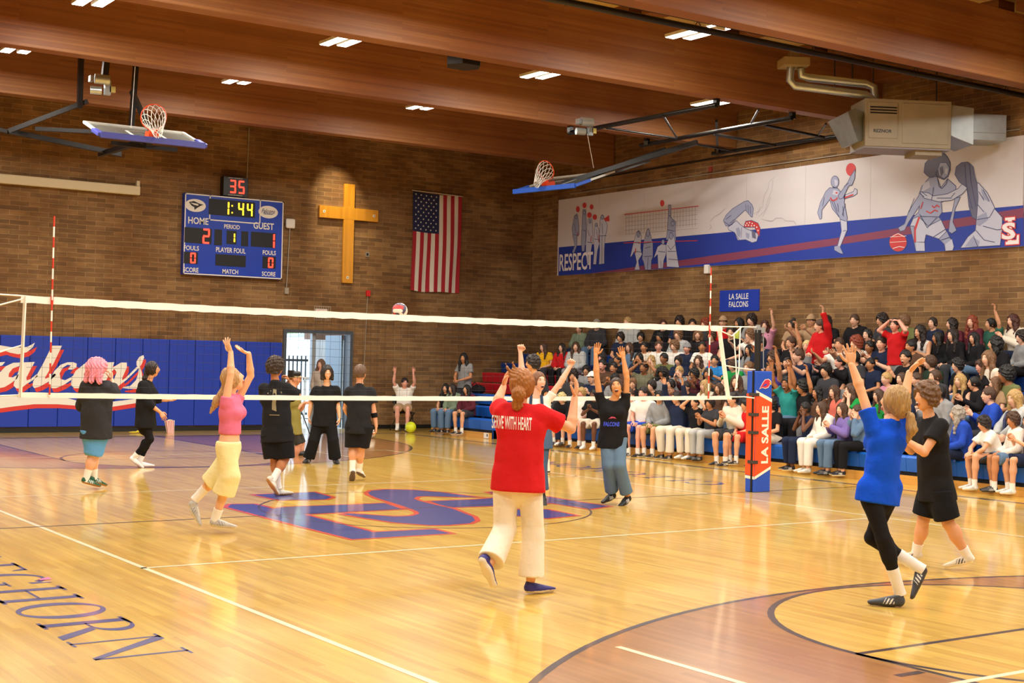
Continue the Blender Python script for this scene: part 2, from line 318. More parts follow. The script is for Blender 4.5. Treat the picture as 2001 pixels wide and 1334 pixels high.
for k in range(1500):
    c = rg.normal(size=3)*V(1.5, 1.5, .7)+V(14.2, 34, 3.3); a = rg.normal(size=3); a /= np.linalg.norm(a); b = np.cross(a, rg.normal(size=3)); b /= np.linalg.norm(b); w.add([c, c+a*.16+b*.07, c+a*.3, c+a*.16-b*.07], [(0, 1, 2, 3)])
P(w, 'foliage', mat('leaf', '#8FB36A', rough=.7))
# ================================================================== THINGS ON THE WALLS
X_, Y_, Z_ = V(1, 0, 0), V(0, 1, 0), V(0, 0, 1)
blk = mat('black_plastic', '#121212', rough=.45); wht = mat('white_plastic', '#E9E6DE', rough=.45); gal = mat('galvanised', '#B9C2C4', rough=.38, metal=.85, var=.1, bscale=6)
steel = mat('steel_pipe', '#3A3632', rough=.35, metal=.6); red = mat('red_paint', '#C4201C', rough=.5); ledr = mat('led_red', '#FF2A1C', emit=5, rough=.6); ledy = mat('led_yellow', '#FFC81E', emit=4, rough=.6)
sbb = mat('score_blue', '#0C3BB5', rough=.4); navypad = mat('pad_blue', '#0E36A8', rough=.5, bump=.12, bscale=5); ivory = mat('vinyl_ivory', '#EEE9DA', rough=.55); padred = mat('vinyl_red', '#D8352A', rough=.55)
# ---- padding on the end wall
t = thing('wall_padding', 'long blue wall padding with white and red Falcons script lettering', 'wall pad', (2, YE, 0)); P = W_(t)
x = -4.6; k = 0
for xe in np.arange(-4.6, 5.4, .61):
    m = MB(); m.box((xe+.004, YE-.055, .12), (min(xe+.606, 5.46), YE-.002, 2.05)); P(m, 'pad_panel', navypad, bev=.012)
lw = lambda L, y=YE-.06: [tuple(hit(a/4.48, b/4.48+660, 1, y)) for a, b in L]
scr = [
 [(-40, 80), (0, 65), (90, 80), (180, 85), (240, 78), (305, 42), (285, 85), (235, 125), (160, 143), (90, 130), (40, 112), (-40, 130)],
 [(-30, 215), (45, 210), (20, 240), (-30, 255)],
 [(0, 300), (50, 248), (115, 218), (175, 215), (170, 245), (110, 268), (78, 310), (75, 342), (110, 345), (165, 318), (150, 355), (90, 400), (40, 430), (-30, 445), (-30, 330)],
 [(180, 215), (305, 210), (265, 280), (230, 350), (235, 372), (270, 358), (320, 318), (330, 335), (280, 375), (230, 405), (180, 445), (140, 440), (118, 415), (125, 385), (160, 300)],
 [(455, 68), (543, 68), (470, 220), (395, 345), (395, 358), (430, 345), (480, 310), (490, 325), (430, 380), (350, 425), (300, 440), (285, 420), (290, 380), (380, 220)],
 [(640, 212), (672, 225), (668, 260), (630, 278), (595, 275), (620, 240), (590, 235), (550, 260), (522, 310), (530, 360), (570, 370), (620, 345), (640, 330), (620, 370), (560, 410), (490, 440), (450, 440), (435, 410), (440, 360), (475, 290), (530, 235), (590, 213)],
 [(740, 225), (840, 215), (870, 290), (830, 380), (720, 440), (650, 440), (620, 410), (625, 360), (660, 290)],
 [(900, 215), (1000, 212), (985, 260), (1060, 215), (1110, 215), (1110, 260), (1070, 350), (1070, 370), (1100, 350), (1200, 250), (1215, 262), (1110, 365), (1030, 425), (1000, 430), (985, 400), (1020, 300), (1000, 270), (950, 330), (900, 430), (860, 430)],
 [(1255, 150), (1262, 170), (1240, 230), (1225, 250), (1240, 300), (1250, 400), (1200, 445), (1130, 445), (1075, 438), (1075, 430), (1140, 420), (1190, 370), (1210, 310), (1215, 265), (1195, 240), (1195, 205), (1220, 165)],
 [(-60, 512), (300, 508), (560, 520), (720, 560), (960, 560), (1260, 525), (1260, 560), (970, 605), (700, 595), (500, 580), (300, 580), (120, 600), (-60, 625)]]
m = MB(); dx, dz = V(.05, 0, -.085), None
for S in scr: m.poly([V(*p)+dx+V(0, .002, 0) for p in lw(S)], 1); 
for S in scr: m.poly([V(*p)-V(0, .002, 0) for p in lw(S)], 0)
P(m, 'script_lettering', [ivory, padred])
# ---- scoreboard
def seg7(mb, d, o, w, h, t, m, ux=X_, uy=Z_):
    S = {'0': 'abcdef', '1': 'bc', '2': 'abged', '3': 'abgcd', '4': 'fgbc', '5': 'afgcd', '8': 'abcdefg'}[d]; g = t*.35
    R = {'a': (g, h-t, w-g, h), 'd': (g, 0, w-g, t), 'g': (g, h/2-t/2, w-g, h/2+t/2), 'f': (0, h/2+g, t, h-g), 'b': (w-t, h/2+g, w, h-g), 'e': (0, g, t, h/2-g), 'c': (w-t, g, w, h/2-g)}
    for s in S:
        x0, y0, x1, y1 = R[s]; n = 2 if (x1-x0) > (y1-y0) else 2; mb.add([o+ux*a+uy*b for a, b in ((x0, y0), (x1, y0), (x1, y1), (x0, y1))], [(0, 1, 2, 3)], m)
Ysb = YE-.16
t = thing('scoreboard', 'blue electronic scoreboard with white border and lit red and yellow digits', 'scoreboard', (4.15, YE, 3.52)); P = W_(t)
m = MB(); m.box((2.945, Ysb, 3.52), (5.36, YE, 5.345)); P(m, 'cabinet', sbb, bev=.006)
m = MB(); y = Ysb-.004
for a in ((2.95, 3.525, 5.355, 3.55), (2.95, 5.315, 5.355, 5.34), (2.95, 3.525, 2.975, 5.34), (5.33, 3.525, 5.355, 5.34), (3.53, 4.77, 4.78, 4.795), (3.53, 4.77, 3.555, 5.34), (4.755, 4.77, 4.78, 5.34)): m.box((a[0], y, a[1]), (a[2], Ysb, a[3]))
P(m, 'border_line', wht)
px = lambda X, Z: hit(330+X/3.335, 330+Z/3.335, 1, Ysb-.006)
m = MB()
for a, b, c, d in ((262, 192, 560, 320), (103, 378, 278, 490), (298, 392, 345, 498), (378, 400, 440, 492), (473, 405, 516, 505), (537, 408, 695, 515), (98, 538, 188, 620), (305, 553, 500, 640), (612, 568, 695, 650)):
    p0, p1 = px(a, (b+d)/2-(d-b)/2), px(c, (b+d)/2+(d-b)/2); m = MB(); m.box((p0[0], Ysb-.007, min(p0[2], p1[2])), (p1[0], Ysb, max(p0[2], p1[2]))); P(m, 'display_panel', mat('display_black', '#0B0A0A', rough=.5))
def dg(L, h, w, t, mm):
    m = MB()
    for d, X, Z in L: c = px(X, Z); seg7(m, d, V(c[0]-w/2, Ysb-.011, c[2]-h/2), w, h, t, 0)
    return m
for L, h_, w_, t_, mm, nm in (([('1', 374, 255), ('4', 470, 262), ('4', 527, 267)], .30, .14, .035, ledy, 'clock_digit'), ([('1', 415, 448)], .21, .12, .03, ledy, 'period_digit'), ([('2', 243, 438), ('1', 668, 468)], .34, .17, .04, ledr, 'score_digit'), ([('0', 157, 580), ('0', 663, 611)], .24, .13, .034, ledr, 'foul_digit')):
    for q in L: P(dg([q], h_, w_, t_, 0), nm, mm)
for zz in (240, 285): c = px(412, zz); m = MB(); m.box(c+V(-.015, -.006, -.015), c+V(.015, -.002, .015)); P(m, 'colon_dot', ledy)
m = MB()
for tx, X, Z, h, w in (('HOME', 192, 338, .155, .48), ('PERIOD', 411, 377, .10, .38), ('GUEST', 618, 372, .155, .51), ('FOULS', 146, 515, .105, .36), ('PLAYER FOUL', 404, 530, .115, .72), ('FOULS', 654, 546, .105, .33), ('SCORE', 143, 657, .105, .36), ('MATCH', 400, 669, .105, .38), ('SCORE', 650, 684, .105, .34)):
    m = MB(); put_text(m, tx, V(*px(X, Z))+V(0, -.004, 0), X_, Z_, h, 0, w, bold=.02); P(m, 'caption', wht)
for X, Z in ((173, 238), (647, 281)):
    m = MB(); c = px(X, Z); n = 36; m.poly([c+V(.245*math.cos(2*math.pi*i/n), -.003, .145*math.sin(2*math.pi*i/n)) for i in range(n)], 0); P(m, 'logo_oval', wht)
m = MB(); c = px(173, 238)
m.poly([c+V(a*.2, -.006, b*.13) for a, b in ((-.8, .5), (-.2, .75), (.5, .35), (.95, .25), (.6, .0), (.2, -.4), (-.1, -.8), (-.15, -.3), (-.45, -.1))], 1)
for q in (0, 1, 2): m.poly([c+V(a*.2, -.008, b*.13) for a, b in ((-.6+q*.14, .42-q*.1), (.35, .3-q*.12), (.3, .22-q*.12), (-.5+q*.14, .30-q*.1))], 0)
P(m, 'bird_logo', [wht, blk]); m = MB()
c = px(647, 281); put_text(m, 'Falcons', c+V(0, -.006, .02), X_, Z_, .10, 2, .34, shear=.4, bold=.01); m.box(c+V(-.12, -.007, -.055), c+V(.12, -.005, -.04), 2)
P(m, 'script_logo', [wht, blk, mat('logo_navy', '#1A2A6A')])
t = thing('shot_clock', 'small black clock above the scoreboard showing a red 35', 'clock', (4.13, YE, 5.36)); P = W_(t)
m = MB(); m.box((3.84, YE-.2, 5.36), (4.44, YE, 5.80)); P(m, 'case', mat('clock_case', '#17120F', rough=.4), bev=.008)
for q, xx in (('3', 3.99), ('5', 4.2)): m = MB(); seg7(m, q, V(xx, YE-.206, 5.43), .15, .30, .035, 0); P(m, 'digit', ledr)
for zz in (5.775, 5.385): m = MB(); put_text(m, 'DAKTRONICS', V(4.13, YE-.203, zz), X_, Z_, .022, 0, .34); P(m, 'caption', wht)
def conduit(pts, r, label, name='conduit', m=None, group=None):
    w = MB(); w.tube(pts, r, 6); return solo(w, name, m or mat('conduit_grey', '#A79C8A', rough=.5, metal=.3), label, 'conduit', group)
conduit([(4.47, YE-.03, 5.36), (4.5, YE-.03, 7.0)], .013, 'thin grey conduit rising from the black clock to the roof beams')
t = thing('wireless_antenna', 'square white antenna unit right of the scoreboard on its conduit', 'antenna', (5.59, YE, 3.2)); P = W_(t)
m = MB(); m.box((5.47, YE-.09, 4.74), (5.71, YE-.02, 4.97)); P(m, 'housing', wht, bev=.04)
m = MB(); m.tube([(5.59, YE-.03, 4.75), (5.54, YE-.03, 3.33)], .014, 6); m.box((5.49, YE-.06, 3.2), (5.59, YE, 3.34)); P(m, 'conduit', mat('conduit_grey'))
t = thing('wooden_cross', 'large honey coloured wooden cross mounted on the brick end wall', 'cross', (7.1, YE, 3.52)); P = W_(t)
oak = knit('oak_board', '#B87F1E', '#D9992B', '#CB8C22', .9, .07, .0008, ('Z', 'X'), rough=.4, bump=0, coat=.3, crough=.2, stain=.1)
m = MB(); m.box((6.975, YE-.10, 3.53), (7.255, YE-.03, 5.92)); P(m, 'upright', oak, bev=.006)
m = MB(); m.box((6.32, YE-.102, 5.06), (7.91, YE-.028, 5.35)); P(m, 'crossbar', oak, bev=.006)
m = MB()
for a, b in ((6.44, 5.21), (7.79, 5.20), (7.11, 3.66)): m = MB(); m.box((a-.03, YE-.108, b-.03), (a+.03, YE-.1, b+.03)); m.box((a-.01, YE-.11, b-.015), (a+.01, YE-.107, b+.015), 1); P(m, 'mounting_plate', [wht, blk])
t = thing('flag', 'American flag hanging vertically on the brick end wall', 'flag', (9.6, YE, 3.4)); P = W_(t)
def flagpt(u, v):   # u 0..1 across, v 0..1 down
    wv = .018*math.sin(u*9+v*2.5)*(.3+v)+.012*math.sin(u*21+1+v*4)*v; return V(8.905+1.44*u+.02*v*math.sin(v*5), YE-.05-wv-.01*v, 5.91-.03*math.sin(math.pi*u)-2.46*v-.015*math.sin(u*8)*v)
m = MB(); nu, nv = 52, 40
vs = [flagpt(i/nu, j/nv) for j in range(nv+1) for i in range(nu+1)]; fs = []; ms = []
cr, cw_, cb = mat('flag_red', '#A8202C', rough=.85), mat('flag_white', '#DCD5C8', rough=.85), mat('flag_blue', '#20264E', rough=.85)
for j in range(nv):
    for i in range(nu):
        s = int(i/nu*13); f_ = (j*(nu+1)+i, (j+1)*(nu+1)+i, (j+1)*(nu+1)+i+1, j*(nu+1)+i+1); mm = 2 if (i/nu < 7/13 and j/nv < .395) else (0 if s % 2 == 0 else 1); m.f.append(f_); m.m.append(mm); m.sm.append(True)
m.v = [tuple(p) for p in vs]
for r_ in range(11):
    for c in range(5 if r_ % 2 == 0 else 4):
        u = (.055+c*.105+(.0525 if r_ % 2 else 0)); v = .025+r_*.0345; o_ = flagpt(u, v)-V(0, .006, 0); R_ = .028
        m.poly([o_+V((R_ if q % 2 == 0 else R_*.42)*math.sin(math.pi*q/5), 0, (R_ if q % 2 == 0 else R_*.42)*math.cos(math.pi*q/5)) for q in range(10)], 3)
P(m, 'cloth', [cr, cw_, cb, mat('star_white', '#E6E2DA', rough=.8)])
m = MB(); m.tube([(8.88, YE-.05, 5.93), (10.37, YE-.05, 5.90)], .012, 6); P(m, 'top_rod', wht)
t = thing('projector_screen', 'long cream roll up projector screen case on the brick wall', 'projector screen', (0, YE, 5.17)); P = W_(t)
m = MB(); m.box((-3.0, YE-.15, 5.2), (1.93, YE-.02, 5.4)); P(m, 'case', mat('case_cream', '#D8CBA8', rough=.5), bev=.02)
m = MB(); m.box((1.86, YE-.1, 5.4), (1.93, YE, 5.52)); P(m, 'end_bracket', mat('case_cream'))
t = thing('fire_alarm', 'small red fire alarm box on a thin vertical conduit', 'alarm', (7.78, YE, 3.1)); P = W_(t)
c = hit(718, 573, 1, YE); m = MB(); m.box((c[0]-.05, YE-.07, c[2]-.07), (c[0]+.05, YE, c[2]+.07)); P(m, 'alarm_body', red, bev=.006)
m = MB(); m.tube([(c[0]-.01, YE-.03, c[2]-.07), (c[0]-.07, YE-.03, 1.3)], .009, 6); P(m, 'conduit', mat('conduit_grey'))
c = hit(717, 497, 1, YE); m = MB(); m.box((c[0]-.05, YE-.03, c[2]-.06), (c[0]+.05, YE, c[2]+.06)); m.box((c[0]-.025, YE-.032, c[2]-.03), (c[0]+.025, YE-.029, c[2]+.03), 1); solo(m, 'wall_outlet', [mat('plate_grey', '#8E8374', rough=.5), blk], 'small grey outlet plate on the wall between cross and flag', 'outlet')
t = thing('exit_sign', 'lit EXIT sign in a wire cage above the doorway', 'sign', (6.45, YE, 2.65)); P = W_(t)
m = MB(); m.box((6.30, YE-.07, 2.66), (6.60, YE, 2.88)); P(m, 'case', wht, bev=.005)
m = MB(); put_text(m, 'EXIT', V(6.45, YE-.074, 2.78), X_, Z_, .11, 0, .24, bold=.02); P(m, 'lettering', mat('exit_red', '#FF3A3A', emit=1.5))
m = MB()
for q in range(8): xx = 6.24+q*.06; m.tube([(xx, YE-.01, 2.95), (xx, YE-.12, 2.95), (xx, YE-.12, 2.60), (xx, YE-.01, 2.60)], .004, 5)
for zz in (2.62, 2.77, 2.93): m.tube([(6.24, YE-.12, zz), (6.66, YE-.12, zz)], .004, 5)
P(m, 'wire_cage', mat('cage_wire', '#CFC9BC', rough=.4, metal=.5))
# ---- mural on the side wall
Xm = XW-.03
t = thing('mural_banner', 'long white and blue sports mural panel reading RESPECT on the side wall', 'mural', (XW, 7.8, 3.95)); P = W_(t)
pan = mat('mural_white', '#C9C4C8', rough=.6)
ye = np.linspace(14.69, .92, 9)
for a, b in zip(ye[:-1], ye[1:]): m = MB(); m.box((Xm, b+.002, 3.953), (XW, a-.002, 5.905)); P(m, 'mural_panel', pan)
def mp(L, sc=1, ox=0, oy=0, d=0): return [tuple(hit(x/sc+ox, y/sc+oy, 0, Xm-.003-d)) for x, y in L]
m = MB(); zb = lambda p: [(q[0], q[1], max(min(q[2], 5.9), 3.956)) for q in p]
m.poly(zb(mp([(1092, 483), (1400, 455.4), (1650, 432), (2000, 401), (2001, 484), (1091, 541)])), 0); P(m, 'blue_field', mat('mural_blue', '#1C3699', rough=.6))
m = MB(); m.poly(zb(mp([(1150, 536), (1400, 498), (1650, 462.5), (2000, 406), (2000, 425), (1700, 469), (1400, 513), (1250, 529)], d=.001)), 0); P(m, 'red_stripe', mat('mural_stripe', '#7C3A55', rough=.6))
mg, ml, mk, mr, mw_ = mat('mural_grey', '#959BB8', rough=.6), mat('mural_light', '#B9BCD0', rough=.6), mat('mural_dark', '#62637C', rough=.6), mat('mural_red', '#C23A3C', rough=.6), mat('mural_letter', '#E6E0E2', rough=.6)
ln_ = mat('mural_line', '#3F4570', rough=.6); MM = [mg, ml, mk, mr, mw_, ln_]
def ell_(cx, cy, rx, ry, n=22): return [(cx+rx*math.cos(2*math.pi*i/n), cy+ry*math.sin(2*math.pi*i/n)) for i in range(n)]
def fig(m, L, k, T, d, outline=1.5):
    pts = mp(L, *T, d=d); m.poly(pts, k)
    if outline:
        for a, b in zip(pts, pts[1:]+pts[:1]):
            a, b = V(*a), V(*b); e = b-a; n_ = np.linalg.norm(e)
            if n_ < 1e-4: continue
            e /= n_; s = V(0, -e[2], e[1])*.006*outline/1.5; q = V(-.0006, 0, 0); m.add([a-s+q, b-s+q, b+s+q, a+s+q], [(0, 1, 2, 3)], 5)
def lines(m, L, T, d=.008, k=5, w=.006):
    for pl_ in L:
        pts = mp(pl_, *T, d=d)
        for a, b in zip(pts[:-1], pts[1:]):
            a, b = V(*a), V(*b); e = b-a; n_ = np.linalg.norm(e)
            if n_ > 1e-4: e /= n_; s = V(0, -e[2], e[1])*w; m.add([a-s, b-s, b+s, a+s], [(0, 1, 2, 3)], k)
TE, TF, TG = (3.319, 1080, 280), (3.897, 1380, 300), (4.764, 1650, 240)
m = MB()
for L, k in (([(125, 550), (140, 470), (160, 455), (170, 520), (172, 590), (158, 600), (158, 660), (140, 710), (125, 710), (143, 660), (130, 600)], 0), ([(185, 640), (190, 520), (195, 430), (215, 430), (218, 520), (215, 620), (205, 700), (190, 700)], 0),
             ([(215, 640), (220, 560), (230, 490), (255, 490), (260, 560), (258, 640), (245, 720), (240, 790), (225, 790), (215, 720)], 1), ([(265, 620), (275, 530), (285, 520), (300, 560), (305, 640), (290, 700), (282, 785), (262, 785), (270, 700)], 1),
             ([(305, 560), (310, 480), (322, 462), (335, 490), (355, 530), (350, 570), (340, 600), (335, 690), (335, 780), (300, 785), (305, 690), (300, 600)], 1)): fig(m, L, k, TE, .002)
for c in ((163, 427, 12, 20), (206, 402, 13, 18), (238, 465, 15, 18), (252, 412, 12, 17), (273, 478, 14, 18)): fig(m, ell_(*c), 3, TE, .004, 0)
fig(m, [(330, 490), (365, 465), (368, 505), (345, 505)], 3, TE, .004, 0)
for q in ((152, 478, 7, 11), (205, 448, 8, 12), (243, 508, 8, 11), (283, 528, 8, 11), (322, 478, 10, 14)): fig(m, ell_(*q), 0, TE, .006)
lines(m, [[(135, 590), (168, 598)], [(140, 520), (150, 580)], [(195, 560), (215, 570)], [(228, 560), (238, 600)], [(225, 640), (258, 645)], [(270, 620), (303, 625)], [(285, 560), (292, 620)], [(305, 600), (350, 598)], [(320, 600), (318, 780)], [(320, 520), (325, 590)]], TE)
lines(m, [[(250, 600), (246, 640)], [(300, 590), (298, 640)], [(160, 575), (164, 600)]], TE, k=3, w=.012); P(m, 'cheer_figures', MM)
m = MB(); fig(m, [(465, 464), (945, 409), (945, 404), (465, 459)], 3, TE, .003, 0); fig(m, [(460, 648), (940, 633), (940, 628), (460, 643)], 3, TE, .006, 0)
for q in range(24): xx = 475+q*19.5; top = 464-(xx-465)*.1146; fig(m, [(xx, top), (xx+1.2, top), (xx+1.2, top+125), (xx, top+125)], 2, TE, .001, 0)
for q in range(5): fig(m, [(470, 485+q*26), (940, 431+q*30), (940, 432.2+q*30), (470, 486.2+q*26)], 2, TE, .001, 0)
fig(m, ell_(710, 388, 14, 21), 3, TE, .003, 0)
for L, k in (([(745, 520), (752, 440), (750, 400), (768, 400), (766, 480), (800, 510), (795, 560), (800, 630), (735, 625), (745, 560)], 0), ([(525, 640), (545, 575), (560, 565), (575, 600), (570, 680), (580, 720), (555, 760), (565, 820), (530, 820), (545, 770), (530, 700), (510, 735), (503, 735)], 1),
             ([(580, 750), (590, 640), (605, 580), (620, 552), (637, 600), (650, 650), (650, 735), (640, 760), (638, 820), (600, 820), (590, 770)], 0), ([(655, 745), (680, 670), (710, 650), (740, 660), (735, 720), (720, 760), (715, 810), (685, 812), (680, 720)], 1), ([(740, 800), (735, 660), (755, 610), (770, 575), (790, 612), (803, 700), (820, 805)], 1)): fig(m, L, k, TE, .004 if L[0][0] != 740 else .007)
for q in ((556, 590, 9, 20), (618, 580, 11, 24), (716, 640, 10, 16), (768, 600, 12, 22), (778, 520, 11, 16)): fig(m, ell_(*q), 0, TE, .009)
lines(m, [[(535, 640), (570, 650)], [(530, 700), (575, 705)], [(590, 650), (645, 640)], [(592, 735), (645, 730)], [(618, 740), (615, 818)], [(600, 680), (635, 670)], [(685, 700), (730, 705)], [(700, 760), (705, 808)], [(745, 700), (800, 700)], [(745, 660), (765, 690), (795, 655)], [(750, 750), (815, 755)], [(752, 470), (764, 470)], [(745, 560), (790, 570)]], TE, d=.010)
lines(m, [[(538, 680), (536, 712)]], TE, k=3, w=.015, d=.011)
P(m, 'volleyball_figures', MM)
m = MB(); fig(m, [(165, 560), (230, 510), (260, 540), (300, 570), (400, 610), (385, 668), (350, 678), (300, 655), (240, 660), (215, 600), (170, 580)], 1, TF, .002)
fig(m, [(130, 510), (150, 470), (200, 420), (290, 365), (320, 358), (350, 390), (360, 420), (352, 485), (340, 480), (300, 430), (290, 435), (230, 490), (200, 530), (175, 550), (150, 550)], 0, TF, .003)
fig(m, [(285, 560), (300, 515), (345, 508), (395, 530), (412, 570), (405, 635), (385, 600), (370, 560), (330, 560)], 3, TF, .004)
fig(m, [(225, 570), (250, 560), (262, 600), (255, 640), (235, 620)], 0, TF, .005, 0); fig(m, [(300, 600), (330, 610), (325, 650), (305, 640)], 0, TF, .005, 0); fig(m, [(345, 580), (375, 600), (380, 650), (350, 640)], 2, TF, .005, 0)
for q in ((310, 530), (330, 525), (350, 532), (322, 545), (365, 548), (385, 560), (395, 585), (345, 550), (300, 545)): fig(m, ell_(q[0], q[1], 5, 6, 8), 4, TF, .006, 0)
lines(m, [[(300, 385), (305, 430)], [(318, 392), (322, 450)], [(335, 400), (338, 460)], [(150, 500), (190, 470)], [(180, 530), (215, 500)], [(215, 600), (250, 655)], [(270, 560), (265, 640)], [(140, 520), (175, 545), (200, 540)]], TF)
lines(m, [[(380, 470), (430, 400), (440, 320), (470, 270), (480, 215), (520, 180)], [(400, 480), (450, 430), (470, 350), (500, 280), (510, 200)], [(430, 480), (470, 400), (490, 330)], [(30, 520), (60, 480), (100, 460), (140, 420)], [(20, 580), (40, 560), (30, 540)], [(420, 500), (500, 515), (530, 490), (580, 490), (600, 510), (670, 515), (680, 540)], [(360, 460), (400, 440), (410, 400)]], TF, k=2, w=.0025); P(m, 'swimmer_figure', MM)
m = MB(); fig(m, ell_(1102, 122, 38, 50), 3, TF, .002, 0); fig(m, ell_(980, 215, 30, 45), 0, TF, .003)
fig(m, [(940, 260), (1000, 262), (1025, 290), (1060, 320), (1050, 370), (1075, 490), (1070, 510), (1075, 580), (1020, 710), (1045, 765), (1020, 760), (975, 735), (975, 705), (1000, 700), (1030, 590), (1018, 490), (960, 420), (940, 350), (880, 430), (880, 495), (865, 500), (848, 450), (870, 370), (910, 290)], 0, TF, .003)
fig(m, [(1045, 320), (1120, 290), (1130, 265), (1150, 275), (1148, 305), (1120, 325), (1050, 345)], 1, TF, .003); fig(m, [(1005, 320), (1080, 215), (1100, 170), (1135, 120), (1130, 190), (1110, 240), (1085, 245), (1040, 340), (1015, 345)], 0, TF, .005)
fig(m, [(1022, 500), (1070, 515), (1072, 580), (1020, 705), (1003, 700), (1032, 590)], 1, TF, .006, 0); fig(m, [(970, 275), (1010, 290), (1000, 320), (960, 310)], 1, TF, .006, 0); fig(m, [(975, 195), (1000, 205), (1000, 240), (980, 245)], 1, TF, .006, 0)
lines(m, [[(945, 340), (985, 430), (1015, 485)], [(970, 360), (1000, 440)], [(1060, 380), (1035, 470)], [(1020, 500), (1065, 515)], [(1040, 400), (1045, 480)], [(1040, 590), (1065, 585)], [(960, 250), (1000, 265)], [(900, 330), (885, 400)], [(1050, 250), (1085, 225)], [(1000, 380), (1010, 450)]], TF)
lines(m, [[(945, 335), (960, 358), (985, 352), (1000, 335)], [(1055, 335), (1090, 322), (1120, 312)], [(985, 298), (1000, 300)]], TF, k=3, w=.014, d=.009); P(m, 'soccer_figure', MM)
m = MB(); fig(m, [(790, 510), (860, 500), (900, 600), (960, 520), (1040, 590), (1030, 650), (1000, 700), (900, 740), (910, 830), (880, 875), (900, 900), (940, 980), (990, 1080), (1020, 1150), (1010, 1185), (940, 1190), (930, 1130), (880, 1080), (760, 1040), (745, 1120), (750, 1195), (665, 1195), (650, 1120), (610, 960), (640, 880), (690, 830), (700, 770), (600, 920), (560, 1000), (520, 1010), (500, 975), (560, 940), (600, 820), (690, 680), (720, 590)], 0, TG, .002)
fig(m, [(740, 460), (750, 380), (800, 320), (870, 285), (930, 285), (960, 320), (985, 370), (985, 440), (965, 500), (930, 530), (880, 510), (850, 490), (800, 510), (770, 490)], 2, TG, .003); fig(m, [(870, 430), (890, 370), (950, 370), (978, 420), (965, 490), (925, 520), (880, 490)], 0, TG, .004)
fig(m, [(610, 960), (650, 960), (650, 1110), (745, 1110), (760, 1040), (880, 1080), (950, 1010), (900, 900), (780, 960), (690, 870), (640, 890)], 1, TG, .003); fig(m, [(690, 870), (705, 880), (665, 1000), (668, 1110), (650, 1110), (650, 980)], 3, TG, .004, 0)
fig(m, ell_(500, 1110, 82, 88, 30), 3, TG, .003); 
for q in (-40, 10): fig(m, [(425, 1100+q), (575, 1060+q+30), (575, 1064+q+30), (425, 1104+q)], 4, TG, .005, 0)
fig(m, [(1080, 690), (1030, 800), (1010, 920), (1045, 1000), (1000, 1030), (970, 1010), (980, 920), (1010, 800), (1030, 700)], 0, TG, .003)
fig(m, [(1115, 540), (1250, 560), (1330, 650), (1395, 780), (1400, 800), (1470, 880), (1470, 1000), (1450, 1140), (1200, 1155), (1080, 1165), (1150, 1060), (1220, 1000), (1230, 900), (1245, 700), (1200, 560)], 1, TG, .004)
fig(m, [(700, 640), (780, 650), (830, 680), (960, 660), (1060, 610), (1120, 540), (1150, 600), (1100, 660), (1000, 720), (880, 735), (780, 710), (740, 700)], 1, TG, .005)
fig(m, [(1030, 480), (1040, 410), (1090, 370), (1150, 365), (1200, 410), (1215, 500), (1235, 560), (1245, 700), (1230, 900), (1190, 880), (1160, 780), (1140, 600), (1070, 550)], 2, TG, .006)
fig(m, [(665, 1110), (745, 1115), (748, 1190), (668, 1190)], 1, TG, .0045, 0); fig(m, [(940, 1130), (1000, 1080), (1018, 1150), (1005, 1185), (942, 1190)], 1, TG, .0045, 0); fig(m, [(735, 560), (790, 540), (800, 600), (720, 640)], 1, TG, .0045, 0)
fig(m, [(1240, 870), (1320, 830), (1340, 900), (1260, 960), (1230, 950)], 0, TG, .0065, 0); fig(m, [(1120, 1150), (1190, 1060), (1260, 1100), (1250, 1150)], 0, TG, .0065, 0); fig(m, [(1270, 600), (1330, 690), (1350, 740), (1290, 700)], 0, TG, .0065, 0)
fig(m, [(885, 420), (915, 400), (925, 460), (900, 500)], 2, TG, .005, 0); fig(m, [(940, 420), (965, 430), (955, 480), (935, 470)], 1, TG, .005, 0)
lines(m, [[(865, 510), (880, 590), (905, 612), (945, 570), (960, 525)], [(830, 600), (810, 720)], [(1030, 650), (995, 690)], [(700, 870), (880, 875)], [(700, 850), (770, 975), (860, 880)], [(830, 1060), (940, 990)], [(900, 1090), (990, 1060)], [(650, 700), (600, 830)], [(1250, 640), (1300, 720)], [(1290, 620), (1350, 730)], [(1240, 760), (1300, 830)], [(1235, 900), (1350, 880), (1395, 800)], [(1290, 960), (1420, 995), (1465, 990)], [(1225, 1000), (1300, 1090), (1400, 1110)], [(1200, 1050), (1240, 1150)], [(1120, 380), (1130, 560), (1190, 800)], [(1160, 380), (1180, 560), (1225, 780)], [(860, 440), (850, 490)], [(700, 655), (745, 690)], [(715, 640), (770, 680)], [(860, 700), (1000, 700)]], TG, d=.009)
lines(m, [[(815, 770), (835, 790), (860, 765), (885, 785)], [(760, 820), (800, 840), (840, 810), (870, 825)], [(730, 735), (710, 800)]], TG, k=3, w=.011, d=.009)
lines(m, [[(440, 1060), (500, 1030), (560, 1060)], [(450, 1170), (510, 1150), (560, 1160)]], TG, k=4, w=.006, d=.009); P(m, 'basketball_figures', MM)
mY = -Y_
m = MB(); a, b = hit(1094, 513, 0, Xm), hit(1159, 511, 0, Xm); put_text(m, 'RESPECT', V(Xm-.012, (a[1]+b[1])/2, 4.28), mY, Z_, .44, 0, abs(a[1]-b[1]), bold=.015); P(m, 'respect_lettering', mw_)
m = MB(); c = hit(1650+1545/4.764, 240+1005/4.764, 0, Xm-.013)
lgo = lambda L, d, k: m.poly([c+V(-d, -q[0], q[1]) for q in L], k)
